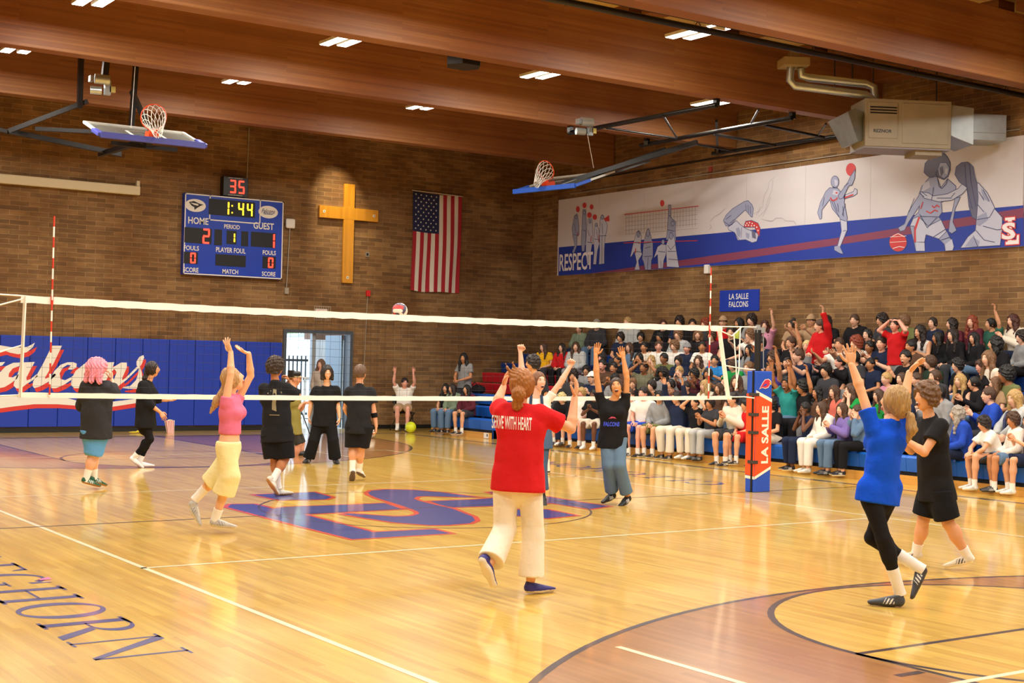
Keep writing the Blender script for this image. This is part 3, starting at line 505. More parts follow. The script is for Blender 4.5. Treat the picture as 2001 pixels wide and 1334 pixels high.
for d, k, g in ((.001, 1, .02), (.003, 0, 0)):
    lgo([(-.11-g, .24+g), (.09+g, .24+g), (.09+g, .19-g), (.03+g, .19-g), (.03+g, -.17+g), (.13-g, -.17+g), (.14-g, -.08+g), (.18+g, -.08+g), (.18+g, -.24-g), (-.09-g, -.24-g), (-.09-g, -.19+g), (-.05-g, -.19+g), (-.05-g, .19-g), (-.11-g, .19-g)], d, k)
put_text(m, 'S', c+V(-.006, .03, 0), mY, Z_, .33, 1, .32, bold=.07); put_text(m, 'S', c+V(-.008, .03, 0), mY, Z_, .30, 0, .28, bold=.03); P(m, 'monogram', [mw_, mr])
t = thing('wall_sign', 'blue LA SALLE FALCONS sign on the brick wall above the crowd', 'sign', (XW, 8.0, 2.93)); P = W_(t)
m = MB(); m.box((XW-.02, 7.38, 2.935), (XW, 8.60, 3.395)); P(m, 'sign_board', mat('sign_blue', '#0F34A4', rough=.5))
m = MB(); put_text(m, 'LA SALLE', V(XW-.023, 8.0, 3.255), mY, Z_, .125, 0, .60, bold=.012); put_text(m, 'FALCONS', V(XW-.023, 8.0, 3.085), mY, Z_, .125, 0, .60, bold=.012); P(m, 'sign_lettering', wht)
c = hit(1385, 526, 0, XW); m = MB(); m.box((XW-.09, c[1]-.07, c[2]-.10), (XW, c[1]+.07, c[2]+.10)); solo(m, 'wall_sensor', wht, 'small white sensor box under the mural above the red and white antenna', 'sensor', bev=.015)
conduit([(XW-.03, 14.2, 6.02), (XW-.03, 1.0, 6.02)], .014, 'thin pale conduit running along the brick just above the mural')
conduit([(XW-.04, 13.0, 6.32), (XW-.04, 3.4, 6.38)], .02, 'dark conduit running high along the side wall above the pale one', m=steel)
c = hit(1390, 330, 0, XW); m = MB(); m.box((XW-.05, c[1]-.05, c[2]-.07), (XW, c[1]+.05, c[2]+.05)); m.tube([(XW-.02, c[1], c[2]-.05), (XW-.02, c[1], 5.9)], .01, 6); solo(m, 'junction_box', mat('box_redbrown', '#8E3A2A', rough=.6), 'small red junction box on the conduit above the mural', 'junction box')
# ---- ceiling fixtures
fxm, dif = mat('fixture_white', '#D9D5CC', rough=.5), mat('led_diffuser', '#FFF6E8', emit=9)
pos = ['left edge beneath the far bay', 'far bay second from left', 'far bay rightmost', '']
LBL = {(-2.1, 10.45): 'twin panel ceiling light at far left of the gym', (2.0, 10.45): 'twin panel ceiling light high above the scoreboard', (6.05, 10.45): 'twin panel ceiling light farthest back, above the flag', (-2.1, 6.3): 'twin panel ceiling light cut by the top edge, above the left hoop',
       (2.0, 6.3): 'twin panel ceiling light in the middle bay, upper left of centre', (6.05, 6.3): 'twin panel ceiling light in the middle bay, above the right hoop', (10.2, 6.3): 'twin panel ceiling light behind the black basket frame pipes', (6.05, 2.25): 'twin panel ceiling light nearest the heater flue pipes', }
for (x, y), lb in LBL.items():
    t = thing('ceiling_light', lb, 'ceiling light', (x, y, ZL), 'twin LED ceiling lights'); P = W_(t)
    m = MB(); m.box((x-.05, y-.2, ZL+.05), (x+.05, y+.2, ZL+.12)); m.tube([(x, y, ZL+.1), (x, y, 7.93)], .01, 6)
    for s in (-.13, .13): m.box((x+s-.09, y-.40-(.06 if s > 0 else -.06), ZL+.002), (x+s+.09, y+.40-(.06 if s > 0 else -.06), ZL+.05))
    P(m, 'housing', fxm)
    for s in (-.13, .13): m = MB(); m.box((x+s-.08, y-.385-(.06 if s > 0 else -.06), ZL-.006), (x+s+.08, y+.385-(.06 if s > 0 else -.06), ZL+.004)); P(m, 'diffuser', dif)
x, y, z = 6.6, 2.9, 7.05
t = thing('ceiling_light', 'small twin panel ceiling light just above the dark gas pipe', 'ceiling light', (x, y, z), 'twin LED ceiling lights'); P = W_(t)
c = hit(1411, 53, 1, y); x, z = c[0], c[2]; m = MB(); m.box((x-.22, y-.3, z+.01), (x+.22, y+.3, z+.05)); P(m, 'housing', fxm)
for s in (-.12, .12): m = MB(); m.box((x+s-.085, y-.27, z), (x+s+.085, y+.27, z+.012)); P(m, 'diffuser', dif)
m = MB(); m.tube([(1.0, .72, 6.53), (12.3, .72, 6.53)], .048, 12); m.tube([(1.0, .60, 6.60), (12.3, .60, 6.60)], .016, 6)
for q in range(5): xx = 2.4+q*2.35; m.tube([(xx, .72, 6.48), (xx-.06, .72, 6.56), (xx, .72, 6.64), (xx+.06, .72, 6.56), (xx, .72, 6.48)], .008, 5); m.tube([(xx, .72, 6.62), (xx, .72, 7.92)], .007, 5)
solo(m, 'gas_pipe', mat('pipe_black', '#24211F', rough=.35, metal=.5), 'long dark gas pipe hung below the ceiling beside the nearest beam', 'pipe')
c = hit(905, 115, 1, 6.0); t = thing('loudspeaker', 'black loudspeaker tucked up behind a ceiling beam', 'speaker', c); P = W_(t)
m = MB(); R_ = []
for zz in (-.14, .12): R_.append([c+V(a*.32, b*.25, zz) for a, b in ((-1, 0), (-.5, -1), (.6, -1), (1, 0), (.6, 1), (-.5, 1))])
m.add(R_[0]+R_[1], [tuple(range(6))[::-1], tuple(range(6, 12))]+[(i, (i+1) % 6, 6+(i+1) % 6, 6+i) for i in range(6)]); P(m, 'speaker_box', blk, bev=.01); m = MB(); m.tube([c+V(0, 0, .1), V(c[0], c[1], 7.93)], .02, 6); P(m, 'hanger', steel)
# ---- unit heater
hc = hit(1775, 240, 0, 10.8); hu = V(1, -1, 0)/math.sqrt(2); hu = NR*.98+NF*.1; hu /= np.linalg.norm(hu); hn = V(hu[1], -hu[0], 0); hn = -V(-hu[1], hu[0], 0)   # hn faces the camera
dist = (hc-CP)@CF; S_ = dist/FPX
t = thing('unit_heater', 'beige hanging unit heater with REZNOR lettering and metal hoods', 'heater', hc+V(0, 0, -.45)); P = W_(t)
hp = lambda a, b, c_=0: hc+hu*a*S_+Z_*b*S_+hn*c_      # a right, b up in photo pixels, c towards the viewer
bge = mat('heater_beige', '#9C917A', rough=.55, var=.06, bscale=4)
def hb(mb, a0, b0, a1, b1, c0, c1, k=0):
    return mb.obox((hp(a0, b0, c0)+hp(a1, b1, c1))/2, hu*(a1-a0)*S_/2, hn*(c1-c0)/2*-1, Z_*(b1-b0)*S_/2, k)
m = MB(); hb(m, -87, -48, 87, 45, -.75, 0); P(m, 'cabinet', bge, bev=.008)
m = MB(); hb(m, -80, -32, -22, 38, 0, .012); hb(m, -12, -40, 80, 38, 0, .012); P(m, 'access_panel', bge, bev=.004)
m = MB()
for q in range(3): hb(m, -78, 27-q*5.5, -24, 29.5-q*5.5, .012, .016)
P(m, 'louvre', blk)
m = MB(); put_text(m, 'REZNOR', hp(-52, -18, .015), hu, Z_, 6.5*S_, 0, 37*S_, bold=.03); P(m, 'lettering', blk)
m = MB(); m.add([hp(-87, 20, -.1), hp(-87, -36, -.1), hp(-87, -36, -.7), hp(-87, 20, -.7), hp(-112, 22, .1), hp(-132, 12, .25), hp(-105, -42, .1), hp(-105, -42, -.7), hp(-132, 12, -.8), hp(-112, 22, -.7)],
    [(0, 1, 6, 5, 4), (1, 2, 7, 6), (2, 3, 9, 8, 7), (3, 0, 4, 9), (5, 6, 7, 8), (4, 5, 8, 9)]); P(m, 'inlet_hood', gal)
m = MB(); m.add([hp(87, 40, -.05), hp(87, -20, -.05), hp(87, -20, -.7), hp(87, 40, -.7), hp(128, 32, .1), hp(128, -40, .1), hp(128, -40, -.7), hp(128, 32, -.7)], [(0, 4, 5, 1), (1, 5, 6, 2), (2, 6, 7, 3), (3, 7, 4, 0), (4, 7, 6, 5)])
hb(m, 128, -28, 199, 23, -.6, .02); hb(m, 128, -14, 199, -13, .02, .03); P(m, 'duct_elbow', gal, bev=.004)
m = MB(); hb(m, 20, -60, 74, -48, -.6, -.1); P(m, 'vent_grille', bge); m = MB(); hb(m, -87, -51, 87, -48, -.75, -.02); P(m, 'base_rail', mat('heater_grey', '#8F8A90', rough=.5))
for q in (-60, 70): m = MB(); m.tube([hp(q, 45, -.3), V(*hp(q, 45, -.3)[:2], 7.93)], .012, 6); P(m, 'hanger_rod', steel)
fp = lambda x, y, c_=-.3: hc+hu*(x-1775)*S_+Z_*(240-y)*S_+hn*c_
t = thing('flue_pipe', 'bent shiny metal flue pipes with a cap above the heater', 'flue', fp(1555, 130)); P = W_(t)
for L in ([(1548, 132), (1546, 160), (1556, 170), (1700, 182), (1716, 190)], [(1568, 136), (1570, 150), (1585, 153), (1700, 160), (1716, 166), (1720, 190)]):
    m = MB(); m.tube([fp(*q) for q in L], .07, 12); P(m, 'duct_pipe', gal)
m = MB(); c = fp(1553, 126); m.obox(c, hu*26*S_, hn*.22, Z_*8*S_); m.obox(c+Z_*14*S_, hu*9*S_, hn*.1, Z_*9*S_); P(m, 'vent_cap', mat('cap_tan', '#8E7A52', rough=.6), bev=.01)
m = MB(); 
for q in (1637, 1673): m.tube([fp(q, 165), fp(q-1, 115)], .014, 6)
P(m, 'strap', steel)
# ---- baskets folded up under the ceiling
ora = mat('rim_orange', '#F0501E', rough=.4); padb = mat('board_pad_blue', '#2F62D0', rough=.45); padv = mat('board_pad_violet', '#4A4FA8', rough=.5); glb = mat('board_glass', '#90948C', rough=.12, alpha=.38, spec=.6); nt = mat('net_cord', '#F2EEE6', rough=.8)
def basket(name, label, C0, uw, up, mastpts, padm):
    """C0 centre of the padded lower edge, uw along the board width, up along the board height"""
    uw, up = uw/np.linalg.norm(uw), up/np.linalg.norm(up); n = np.cross(uw, up); n = n if n[2] > 0 else -n
    t = thing(name, label, 'basketball hoop', C0); P = W_(t); W2, H2 = .915, 1.07
    q = lambda a, b, c=0: C0+uw*a+up*b+n*c
    m = MB(); m.obox(q(0, H2/2), uw*W2, up*H2/2, n*.008); P(m, 'glass_panel', glb)
    m = MB()
    for a, b in ((q(-W2, 0), q(-W2, H2)), (q(W2, 0), q(W2, H2)), (q(-W2, H2), q(W2, H2)), (q(-W2, 0), q(W2, 0))): m.rail(a, b, .045, .045)
    for a, b in ((q(-.3, .15, .012), q(.3, .15, .012)), (q(-.3, .60, .012), q(.3, .60, .012)), (q(-.3, .15, .012), q(-.3, .6, .012)), (q(.3, .15, .012), q(.3, .6, .012))): m.rail(a, b, .05, .006)
    P(m, 'board_frame', mat('frame_white', '#D9DAD2', rough=.5))
    m = MB(); m.rail(q(-W2-.03, -.02), q(W2+.03, -.02), .07, .11); m.rail(q(-W2-.02, -.02), q(-W2-.02, .38), .11, .07); m.rail(q(W2+.02, -.02), q(W2+.02, .38), .11, .07)
    P(m, 'edge_pad', padm, bev=.012)
    m = MB(); m.obox(q(0, .12, .06), uw*.09, up*.10, n*.05); m.obox(q(0, .07, .12), uw*.07, up*.02, n*.06)
    rc_ = q(0, .15, .15+.23); m.tube([rc_+.228*(math.cos(a)*uw+math.sin(a)*n) for a in np.linspace(0, 2*math.pi, 33)], .011, 8); P(m, 'rim', ora)
    m = MB(); g = V(0, 0, -1); rows = []
    K = 12
    for j in range(6):
        r = .225-.022*j-(0 if j < 3 else .014*(j-2)); dwn = up*-.0; cc = rc_+(-up*.050*j)*1.0+g*(.010*j*j)
        rows.append([cc+r*(math.cos(2*math.pi*(i+.5*(j % 2))/K)*uw+math.sin(2*math.pi*(i+.5*(j % 2))/K)*n) for i in range(K)])
    for j in range(5):
        for i in range(K):
            a = rows[j][i]; k2 = i if j % 2 == 0 else (i+1) % K; m.tube([a, rows[j+1][k2]], .006, 4, cap=False); m.tube([a, rows[j+1][(k2-1) % K]], .006, 4, cap=False)
    P(m, 'net', nt)
    m = MB()
    for L in mastpts: m.rail(L[0], L[1], L[2], L[2])
    P(m, 'mast', mat('mast_black', '#1E1A18', rough=.4, metal=.3)); return t, P, q
c0 = V(.05, 9.7, 5.50)
mp_ = [(c0+V(0, .5, .05), V(0, 12.5, 5.55), .09), (c0+V(-.35, .9, .2), V(-1.5, 11.5, 5.75), .07), (c0+V(.3, .9, .2), V(.15, 11.2, 6.6), .08), (V(.15, 11.2, 5.8), V(.3, 11.4, 7.5), .09), (V(-1.9, 11.8, 5.7), V(0.3, 12.2, 5.55), .09), (V(-1.9, 11.8, 5.7), V(-.6, 11.4, 6.35), .08), (V(-.75, 11.4, 6.2), V(-.75, 11.4, 7.5), .09), (V(-2.4, 12.3, 5.85), V(-1.7, 12.3, 5.75), .07), (c0+V(-.6, .45, -.06), c0+V(.6, .45, -.06), .07), (c0+V(0, .2, -.02), c0+V(0, .9, .2), .12)]
T1 = basket('basketball_hoop', 'folded up basketball hoop with blue padded board, upper left', c0, V(1, -.02, 0), V(0, math.cos(math.radians(19)), math.sin(math.radians(19))), mp_, padv)
a0, a1 = hit(1006, 374, 2, 5.55), hit(1124, 362, 2, 5.55); c0 = (a0+a1)/2; uw = a1-a0; upx = V(.93, -.1, .36)
fr = lambda x, y, z=6.38: hit(x, y, 2, z)
mp_ = [(c0+V(.5, 0, .15), fr(1362, 278), .10), (c0+V(.85, -.4, .3), fr(1300, 290), .05), (c0+V(.3, -.5, 0), fr(1270, 315, 6.2), .04), (fr(1262, 279), fr(1262, 262, 6.9), .08)]
T2 = basket('basketball_hoop', 'folded up basketball hoop with orange rim left of the mural', c0, uw, upx, mp_, padb)
P = T2[1]; m = MB()
for a, b, r in (((1112, 260), (1400, 205), .045), ((1252, 284), (1548, 230), .045), ((1392, 300), (1650, 264), .04)):
    m.tube([fr(*a), fr(*b)], r, 10)
for a, b, r in (((1185, 250), (1322, 270), .022), ((1295, 225), (1322, 268), .02), ((1395, 262), (1515, 284), .03), ((1495, 245), (1610, 268), .03), ((1468, 240), (1482, 215), .02), ((1600, 263), (1614, 242), .02), ((1355, 281), (1440, 296), .022)):
    m.tube([fr(*a, 6.36), fr(*b, 6.36)], r, 8)
for a in ((1114, 258), (1400, 206), (1264, 282), (1548, 232), (1402, 300)): c = fr(*a); m.rail(c, c+V(0, 0, .75 if a[0] < 1200 else .3), .09, .09)
m.rail(fr(1400, 236, 6.5), fr(1402, 300), .05, .05)
P(m, 'pipe_frame', mat('pipe_black'))
def winch(nm, lab, c):
    t = thing(nm, lab, 'winch', c); P = W_(t)
    m = MB(); m.tube([c+V(-.2, .1, -.05), c+V(-.02, .05, -.05)], .07, 12); m.tube([c+V(-.16, .0, .13), c+V(.08, -.05, .13)], .085, 12); P(m, 'motor', gal)
    m = MB(); m.obox(c+V(.06, 0, .0), X_*.05, Y_*.04, Z_*.12); m.obox(c+V(.14, 0, -.02), X_*.05, Y_*.04, Z_*.05, 1); m.obox(c+V(-.22, 0, .12), X_*.03, Y_*.06, Z_*.05, 0); P(m, 'gearbox', [gal, mat('tag_yellow', '#B5A55A', rough=.6)]); return P
c = fr(1148, 252, 6.25); P = winch('winch_motor', 'metal winch motor on the black pipe frame right of centre', c); m = MB(); m.tube([c-V(0, 0, .1), fr(1160, 328, 5.86)], .007, 5); P(m, 'cable', wht)
c = hit(203, 171, 1, 9.3); P = winch('winch_motor', 'metal winch motor hanging above the left basketball hoop', c); m = MB(); m.rail(c+V(0, 0, .1), V(c[0]+.1, c[1], 7.5), .1, .1); P(m, 'hanger', steel); m = MB(); m.tube([hit(264, 130, 1, 10), hit(256, 250, 1, 10)], .006, 5); P(m, 'cable', wht)
# ================================================================== NET, POST, BALLS, BLEACHERS
cord, tape = mat('net_cord_black', '#1D1B1A', rough=.8), mat('net_tape_white', '#F4F1E6', rough=.7, bump=.2, bscale=10)
nz0 = lambda x: 1.292+.022*(x/4.6)**2; nz1 = lambda x: 2.262+.032*(x/4.6)**2
t = thing('volleyball_net', 'volleyball net with white tapes stretched across the middle of the court', 'volleyball net', (0, 0, 1.3)); P = W_(t)
m = MB()
for i in range(93):
    x = -4.6+i*.1; m.tube([(x, 0, nz0(x)), (x+.012*math.sin(i*1.7), .008*math.sin(i), (nz0(x)+nz1(x))/2), (x, 0, nz1(x)-.06)], .0015, 3, cap=False)
for j in range(1, 10):
    m.tube([(x, .004*math.sin(x*3+j), nz0(x)+(nz1(x)-nz0(x)-.06)*j/10+.006*math.sin(x*2.2+j)) for x in np.linspace(-4.65, 4.65, 60)], .0015, 3, cap=False)
P(m, 'netting', cord)
def band(f0, f1, xs, th=.006):
    m = MB(); vs = []; fs = []
    for x in xs:
        for y in (-th, th): vs += [(x, y, f0(x)), (x, y, f1(x))]
    for i in range(len(xs)-1):
        a = i*4; b = a+4; fs += [(a, b, b+1, a+1), (a+2, a+3, b+3, b+2), (a, a+2, b+2, b), (a+1, b+1, b+3, a+3)]
    return m.add(vs, fs)
xs = np.linspace(-4.72, 4.66, 80)
P(band(lambda x: nz1(x)-.072+.004*math.sin(x*23), lambda x: nz1(x)+.003*math.sin(x*17), xs), 'top_tape', tape)
P(band(lambda x: nz0(x)-.03, lambda x: nz0(x)+.022+.002*math.sin(x*19), np.linspace(-4.72, 4.86, 80)), 'bottom_tape', tape)
m = MB(); m.rail((-4.68, 0, 2.29), (-4.70, 0, 1.29), .012, .085); P(m, 'side_tape', tape)
m = MB(); m.rail((4.60, 0, 2.28), (4.80, 0, 1.30), .012, .075); P(m, 'side_tape', tape)
for nm, pts in (('rope', [(4.6, 0, 2.285), (5.35, 0, 2.30)]), ('rope', [(4.68, 0, 1.76), (5.0, 0, 1.72), (5.34, 0, 1.70)]), ('rope', [(4.8, 0, 1.32), (5.1, 0, 1.325), (5.2, -.1, 1.31)]), ('rope', [(4.62, 0, 2.23), (4.85, 0, 2.16), (5.02, 0, 2.29)]), ('rope', [(5.0, 0, 2.29), (4.99, 0, 1.7), (4.93, 0, 1.42)]), ('rope', [(4.88, 0, 2.2), (4.93, 0, 1.8), (4.96, 0, 1.45)]),
                ('rope', [(-4.7, 0, 2.29), (-5.6, 0, 2.31)]), ('rope', [(-4.7, 0, 2.26), (-5.6, 0, 1.98)]), ('rope', [(-4.7, 0, 1.8), (-5.6, 0, 1.5)]), ('rope', [(-4.7, 0, 1.31), (-5.6, 0, 1.27)])):
    m = MB(); m.tube(pts, .009, 6); P(m, nm, tape)
for x, z1, lb in ((-4.42, 3.10, 'red and white striped antenna at the left end of the net'), (4.42, 3.08, 'red and white striped antenna at the right end of the net')):
    t = thing('net_antenna', lb, 'antenna', (x, -.015, 1.3), 'net antennae'); P = W_(t); m = MB(); k = 0; z = z1
    while z > 1.31:
        zz = max(z-.105, 1.3); m.tube([(x, -.016, z), (x, -.016, zz)], .009, 8, 0 if k % 2 == 0 else 1); z = zz; k += 1
    P(m, 'rod', [mat('antenna_red', '#D23A22', rough=.5), tape]); m = MB(); m.box((x-.012, -.022, nz1(x)-.08), (x+.012, -.008, nz1(x)+.01)); P(m, 'sleeve', mat('antenna_red'))
for sx, nm in ((1, 'padded volleyball post wrapped in blue, white and orange LA SALLE pad'),):
    t = thing('volleyball_post', nm, 'post', (5.38, 0, 0)); P = W_(t)
    m = MB(); m.tube([(5.34, 0, 0), (5.34, 0, 2.26)], .045, 14); P(m, 'pole', blk); m = MB(); m.tube([(5.34, 0, 2.24), (5.34, 0, 2.33)], .035, 12); m.box((5.30, -.03, 2.22), (5.45, .03, 2.3)); m.tube([(5.44, 0, 2.3), (5.46, 0, 1.7)], .008, 6); P(m, 'pulley', mat('pulley_grey', '#A9AEB2', rough=.4, metal=.5))
    x0, x1, y0, y1, H = 5.235, 5.545, -.09, .09, 1.685
    M5 = [mat('post_blue', '#1E4FC0', rough=.5, bump=.1, bscale=8), mat('post_orange', '#E8501F', rough=.5, bump=.1, bscale=8), ivory, blk, mat('logo_crimson', '#C8324A', rough=.5), mat('beak_yellow', '#E8B840', rough=.5)]
    m = MB(); m.box((x0, y0, 0), (x1, y1, H), 0); P(m, 'pad', M5, bev=.012)
    m = MB(); e = .0035; Y0 = y0-e; Xa = x0-e; zt0, zt1, zb0, zb1 = 1.37, 1.25, .22, .36
    m.poly([(x0, Y0, zb0), (x1, Y0, zb1), (x1, Y0, zt1), (x0, Y0, zt0)], 1); m.poly([(Xa, y1, zb0+.02), (Xa, y0, zb0), (Xa, y0, zt0), (Xa, y1, zt0+.0)][::1], 1)
    m.poly([(x0, Y0-.001, zt0), (x1, Y0-.001, zt1), (x1, Y0-.001, zt1+.05), (x0, Y0-.001, zt0+.05)], 2); m.poly([(x0, Y0-.001, zb0-.04), (x1, Y0-.001, zb1-.04), (x1, Y0-.001, zb1), (x0, Y0-.001, zb0)], 2); m.poly([(Xa-.001, y1, zb0-.03), (Xa-.001, y0, zb0-.04), (Xa-.001, y0, zb0), (Xa-.001, y1, zb0+.01)], 2)
    put_text(m, 'LA SALLE', V((x0+x1)/2+.03, Y0-.003, .80), Z_, -X_, .135, 2, .80, bold=.035)
    c = V((x0+x1)/2+.02, Y0-.002, 1.50); g = lambda L, k, d=0: m.poly([c+V(a*.12, -d, b*.085) for a, b in L], k)
    g([(-1.0, -.8), (-.5, -.55), (0, -.7), (.5, -.5), (.75, 0), (.95, .15), (.9, .6), (.5, .95), (-.1, .85), (-.45, .35)], 2); g([(-.9, -.72), (-.5, -.45), (0, -.6), (.42, -.42), (.68, 0), (.85, .2), (.8, .55), (.45, .85), (-.05, .75), (-.38, .3)], 4, .001)
    g([(.55, .45), (.95, .3), (.9, -.1), (.75, .1)], 5, .002); g([(-.5, -.3), (.1, -.2), (.3, .1), (-.1, .1)], 0, .002)
    P(m, 'pad_print', M5)
    m = MB(); m.rail((x0-.006, y0+.05, .0), (x0-.006, y0+.05, H), .012, .03); P(m, 'lacing_gap', blk); m = MB()
    for z in (1.36, 1.08, .83, .42): m.box((x0-.02, y0-.012, z-.022), (x0+.055, y1-.06, z+.022))
    P(m, 'strap', mat('strap_dark', '#3A332C', rough=.7))
# balls
def vball(c, label, cols, r=.105, rot=.5):
    me = MB(); nu, nv = 48, 32; Rm = np.array(Matrix.Rotation(rot, 3, 'X') @ Matrix.Rotation(rot*1.7, 3, 'Z')); vs = []; fs = []; ms = []
    for j in range(nv+1):
        for i in range(nu): th = math.pi*j/nv; ph = 2*math.pi*i/nu; vs.append(V(math.sin(th)*math.cos(ph), math.sin(th)*math.sin(ph), math.cos(th)))
    for j in range(nv):
        for i in range(nu):
            f = (j*nu+i, (j+1)*nu+i, (j+1)*nu+(i+1) % nu, j*nu+(i+1) % nu); cc = sum(vs[k] for k in f)/4; q = Rm@cc; a = np.abs(q); ax = int(np.argmax(a)); o_ = (ax+1) % 3; s = q[o_]/a[ax]; k = 0 if abs(s) < .33 else (1 if s > 0 else 2)
            me.f.append(f); me.m.append((k+ax) % 3); me.sm.append(True)
    me.v = [tuple(c+r*p) for p in vs]; o = me.build('volleyball', cols); me2 = o.data
    for v in me2.vertices: v.co -= Vector(c)
    o.location = c; return tag(o, label, 'ball')
vw, vr, vb = mat('ball_white', '#EDE6D2', rough=.45), mat('ball_red', '#C8322E', rough=.45), mat('ball_navy', '#4B4258', rough=.45)
vball(hit(781, 607, 1, 2.0), 'red and white volleyball in the air just above the net tape', [vw, vr, vb], .105)
b2 = gnd(724, 856); vball(V(b2[0], b2[1], .105), 'pale volleyball lying on the floor beside the player in black shorts', [vw, mat('ball_cream', '#D9CDB4', rough=.5), vw], .105, 1.1)
c = gnd(795, 848); vball(V(8.0, 14.1, .13), 'bright yellow ball on the floor in front of the seated man', [mat('ball_yellow', '#D9E021', rough=.5), mat('ball_yellow2', '#C4CE18', rough=.5), mat('ball_yellow')], .13, .8)
g0 = gnd(333, 846); t = thing('popcorn_bag', 'red and white striped popcorn bag standing on the floor by the wall', 'bag', g0); P = W_(t); m = MB()
for q in range(10):
    a0, a1 = q/10-.5, (q+1)/10-.5; m.add([g0+V(a0*.14, -.03, 0), g0+V(a1*.14, -.03, 0), g0+V(a1*.2-.03, -.05, .28+.012*math.sin(q*2)), g0+V(a0*.2-.03, -.05, .28+.012*math.sin(q*2+2))], [(0, 1, 2, 3)], q % 2)
m.add([g0+V(-.07, -.03, 0), g0+V(.07, -.03, 0), g0+V(.07, .04, 0), g0+V(-.07, .04, 0), g0+V(-.13, -.05, .28), g0+V(.07, -.05, .28), g0+V(.07, .05, .27), g0+V(-.13, .05, .27)], [(1, 2, 6, 5), (2, 3, 7, 6), (3, 0, 4, 7), (0, 3, 2, 1)], 1); P(m, 'paper_bag', [mat('bag_red', '#D9685A', rough=.7), mat('bag_white', '#F2E6DC', rough=.7)])
m = MB(); m.ball(g0+V(-.02, 0, .27), (.07, .04, .03)); P(m, 'popcorn', mat('popcorn_cream', '#F4E4B0', rough=.8, bump=.8, bscale=80))
g0 = gnd(262, 846); m = MB(); m.ball(g0+V(0, 0, .02), (.12, .05, .02)); m.ball(g0+V(.13, 0, .035), (.09, .04, .03)); solo(m, 'floor_marker', mat('marker_yellow', '#D9C43A', rough=.6), 'small flat yellow object lying at the foot of the blue padding', 'marker')
g0 = gnd(88, 1133); m = MB(); m.add([g0+V(-.04, -.02, .006), g0+V(.05, -.01, .006), g0+V(.03, .02, .02), g0+V(-.03, .03, .006), g0+V(-.05, .07, .012)], [(0, 1, 2, 3), (0, 3, 4)]); solo(m, 'paper_scrap', mat('scrap_pink', '#E86A9A', rough=.7), 'tiny pink scrap lying on the court near the painted letters', 'scrap')
# bleachers
RX = [8.56+.6*i for i in range(7)]; RZ = [.43+.25*i for i in range(7)]
sb = mat('seat_blue', '#1560C4', rough=.42, var=.06, bscale=3); sbd = mat('seat_navy', '#123A86', rough=.42); sr = mat('seat_red', '#C41A2A', rough=.42); deckm = knit('bleacher_deck', '#8A6230', '#C08A44', '#A87636', 1.6, .08, .001, ('Y', 'X'), bump=0, coat=.3)
kick = knit('kick_wood', '#9A6A2E', '#D39A42', '#C08A38', 1.2, .09, .001, ('Y', 'Z'), bump=0, coat=.4); dkm = mat('frame_dark', '#1A1A1C', rough=.6)
def bleach(label, segs, loc):
    t = thing('bleachers', label, 'bleachers', loc, 'blue bleacher sections'); P = W_(t)
    for i in range(7):
        y0, y1 = segs[i]; x, z = RX[i], RZ[i]; m = MB(); n = max(1, int(round((y1-y0)/.46))); mm = 0
        for k in range(n):
            a = y0+(y1-y0)*k/n; b = y0+(y1-y0)*(k+1)/n
            if z > 1.1 and z < 1.5 and label.startswith('far'): mm = 1
            m.add([(x, a+.003, z-.03), (x, b-.003, z-.03), (x+.03, b-.003, z), (x+.03, a+.003, z), (x+.27, a+.003, z-.005), (x+.27, b-.003, z-.005), (x+.03, a+.003, z-.24), (x+.03, b-.003, z-.24), (x+.27, a+.003, z-.24), (x+.27, b-.003, z-.24)],
                  [(0, 3, 2, 1), (3, 4, 5, 2), (0, 1, 7, 6), (4, 8, 9, 5), (6, 7, 9, 8), (0, 6, 8, 4, 3), (1, 2, 5, 9, 7)], mm)
        P(m, 'seat_row', [sb if i < 3 else sbd, sr])
        if i < 6:
            m = MB(); yb0, yb1 = segs[i+1] if i >= 3 else segs[i]; m.box((x+.27, y0, z-.20), (RX[i+1]+.05, y1, z-.16)); P(m, 'deck_board', deckm)
    y0, y1 = segs[0]; m = MB(); m.box((8.50, y0, 0), (8.56, y1, .135)); P(m, 'kick_board', kick); m = MB(); m.box((8.62, y0+.02, .0), (8.9, y1-.02, .40)); P(m, 'under_frame', dkm)
    for yy in (segs[0][0]+.02, segs[0][1]-.03):
        m = MB()
        for i in range(7): m.box((RX[i]+.04, yy, 0), (RX[i]+.66 if i < 6 else XW, yy+.012, RZ[i]-.22))
        P(m, 'end_panel', mat('end_panel_blue', '#17408F', rough=.5))
    return t, P
bleach('main blue bleachers packed with the cheering crowd', [(-6, 10.75)]*3+[(-6, 11.45)]*4, (8.56, 2, 0))
bt = bleach('far bleacher section with blue and red seats near the corner', [(11.5, 14.0), (11.5, 14.6), (11.5, 15.0), (11.46, 15.3), (11.46, 15.62), (11.46, 15.66), (11.46, 15.6)], (8.56, 13, 0))
m = MB(); c = hit(962, 858, 0, 8.49); m.box((8.492, 11.53, .01), (8.498, 11.72, .13)); m.box((8.49, 11.56, .05), (8.493, 11.60, .11), 1); bt[1](m, 'row_number_label', [wht, blk])
g = hit(1990, 838, 0, 9.3); m = MB(); yy = g[1]; m.tube([(8.95, yy, .45), (8.97, yy, 1.05), (9.02, yy, 1.14), (9.12, yy, 1.17), (9.75, yy, 1.42), (9.85, yy, 1.42), (9.9, yy, 1.3), (9.9, yy, .9)], .024, 10); solo(m, 'handrail', mat('rail_navy', '#262C4E', rough=.35, metal=.3), 'dark curved aisle handrail at the right edge of the bleachers', 'handrail')
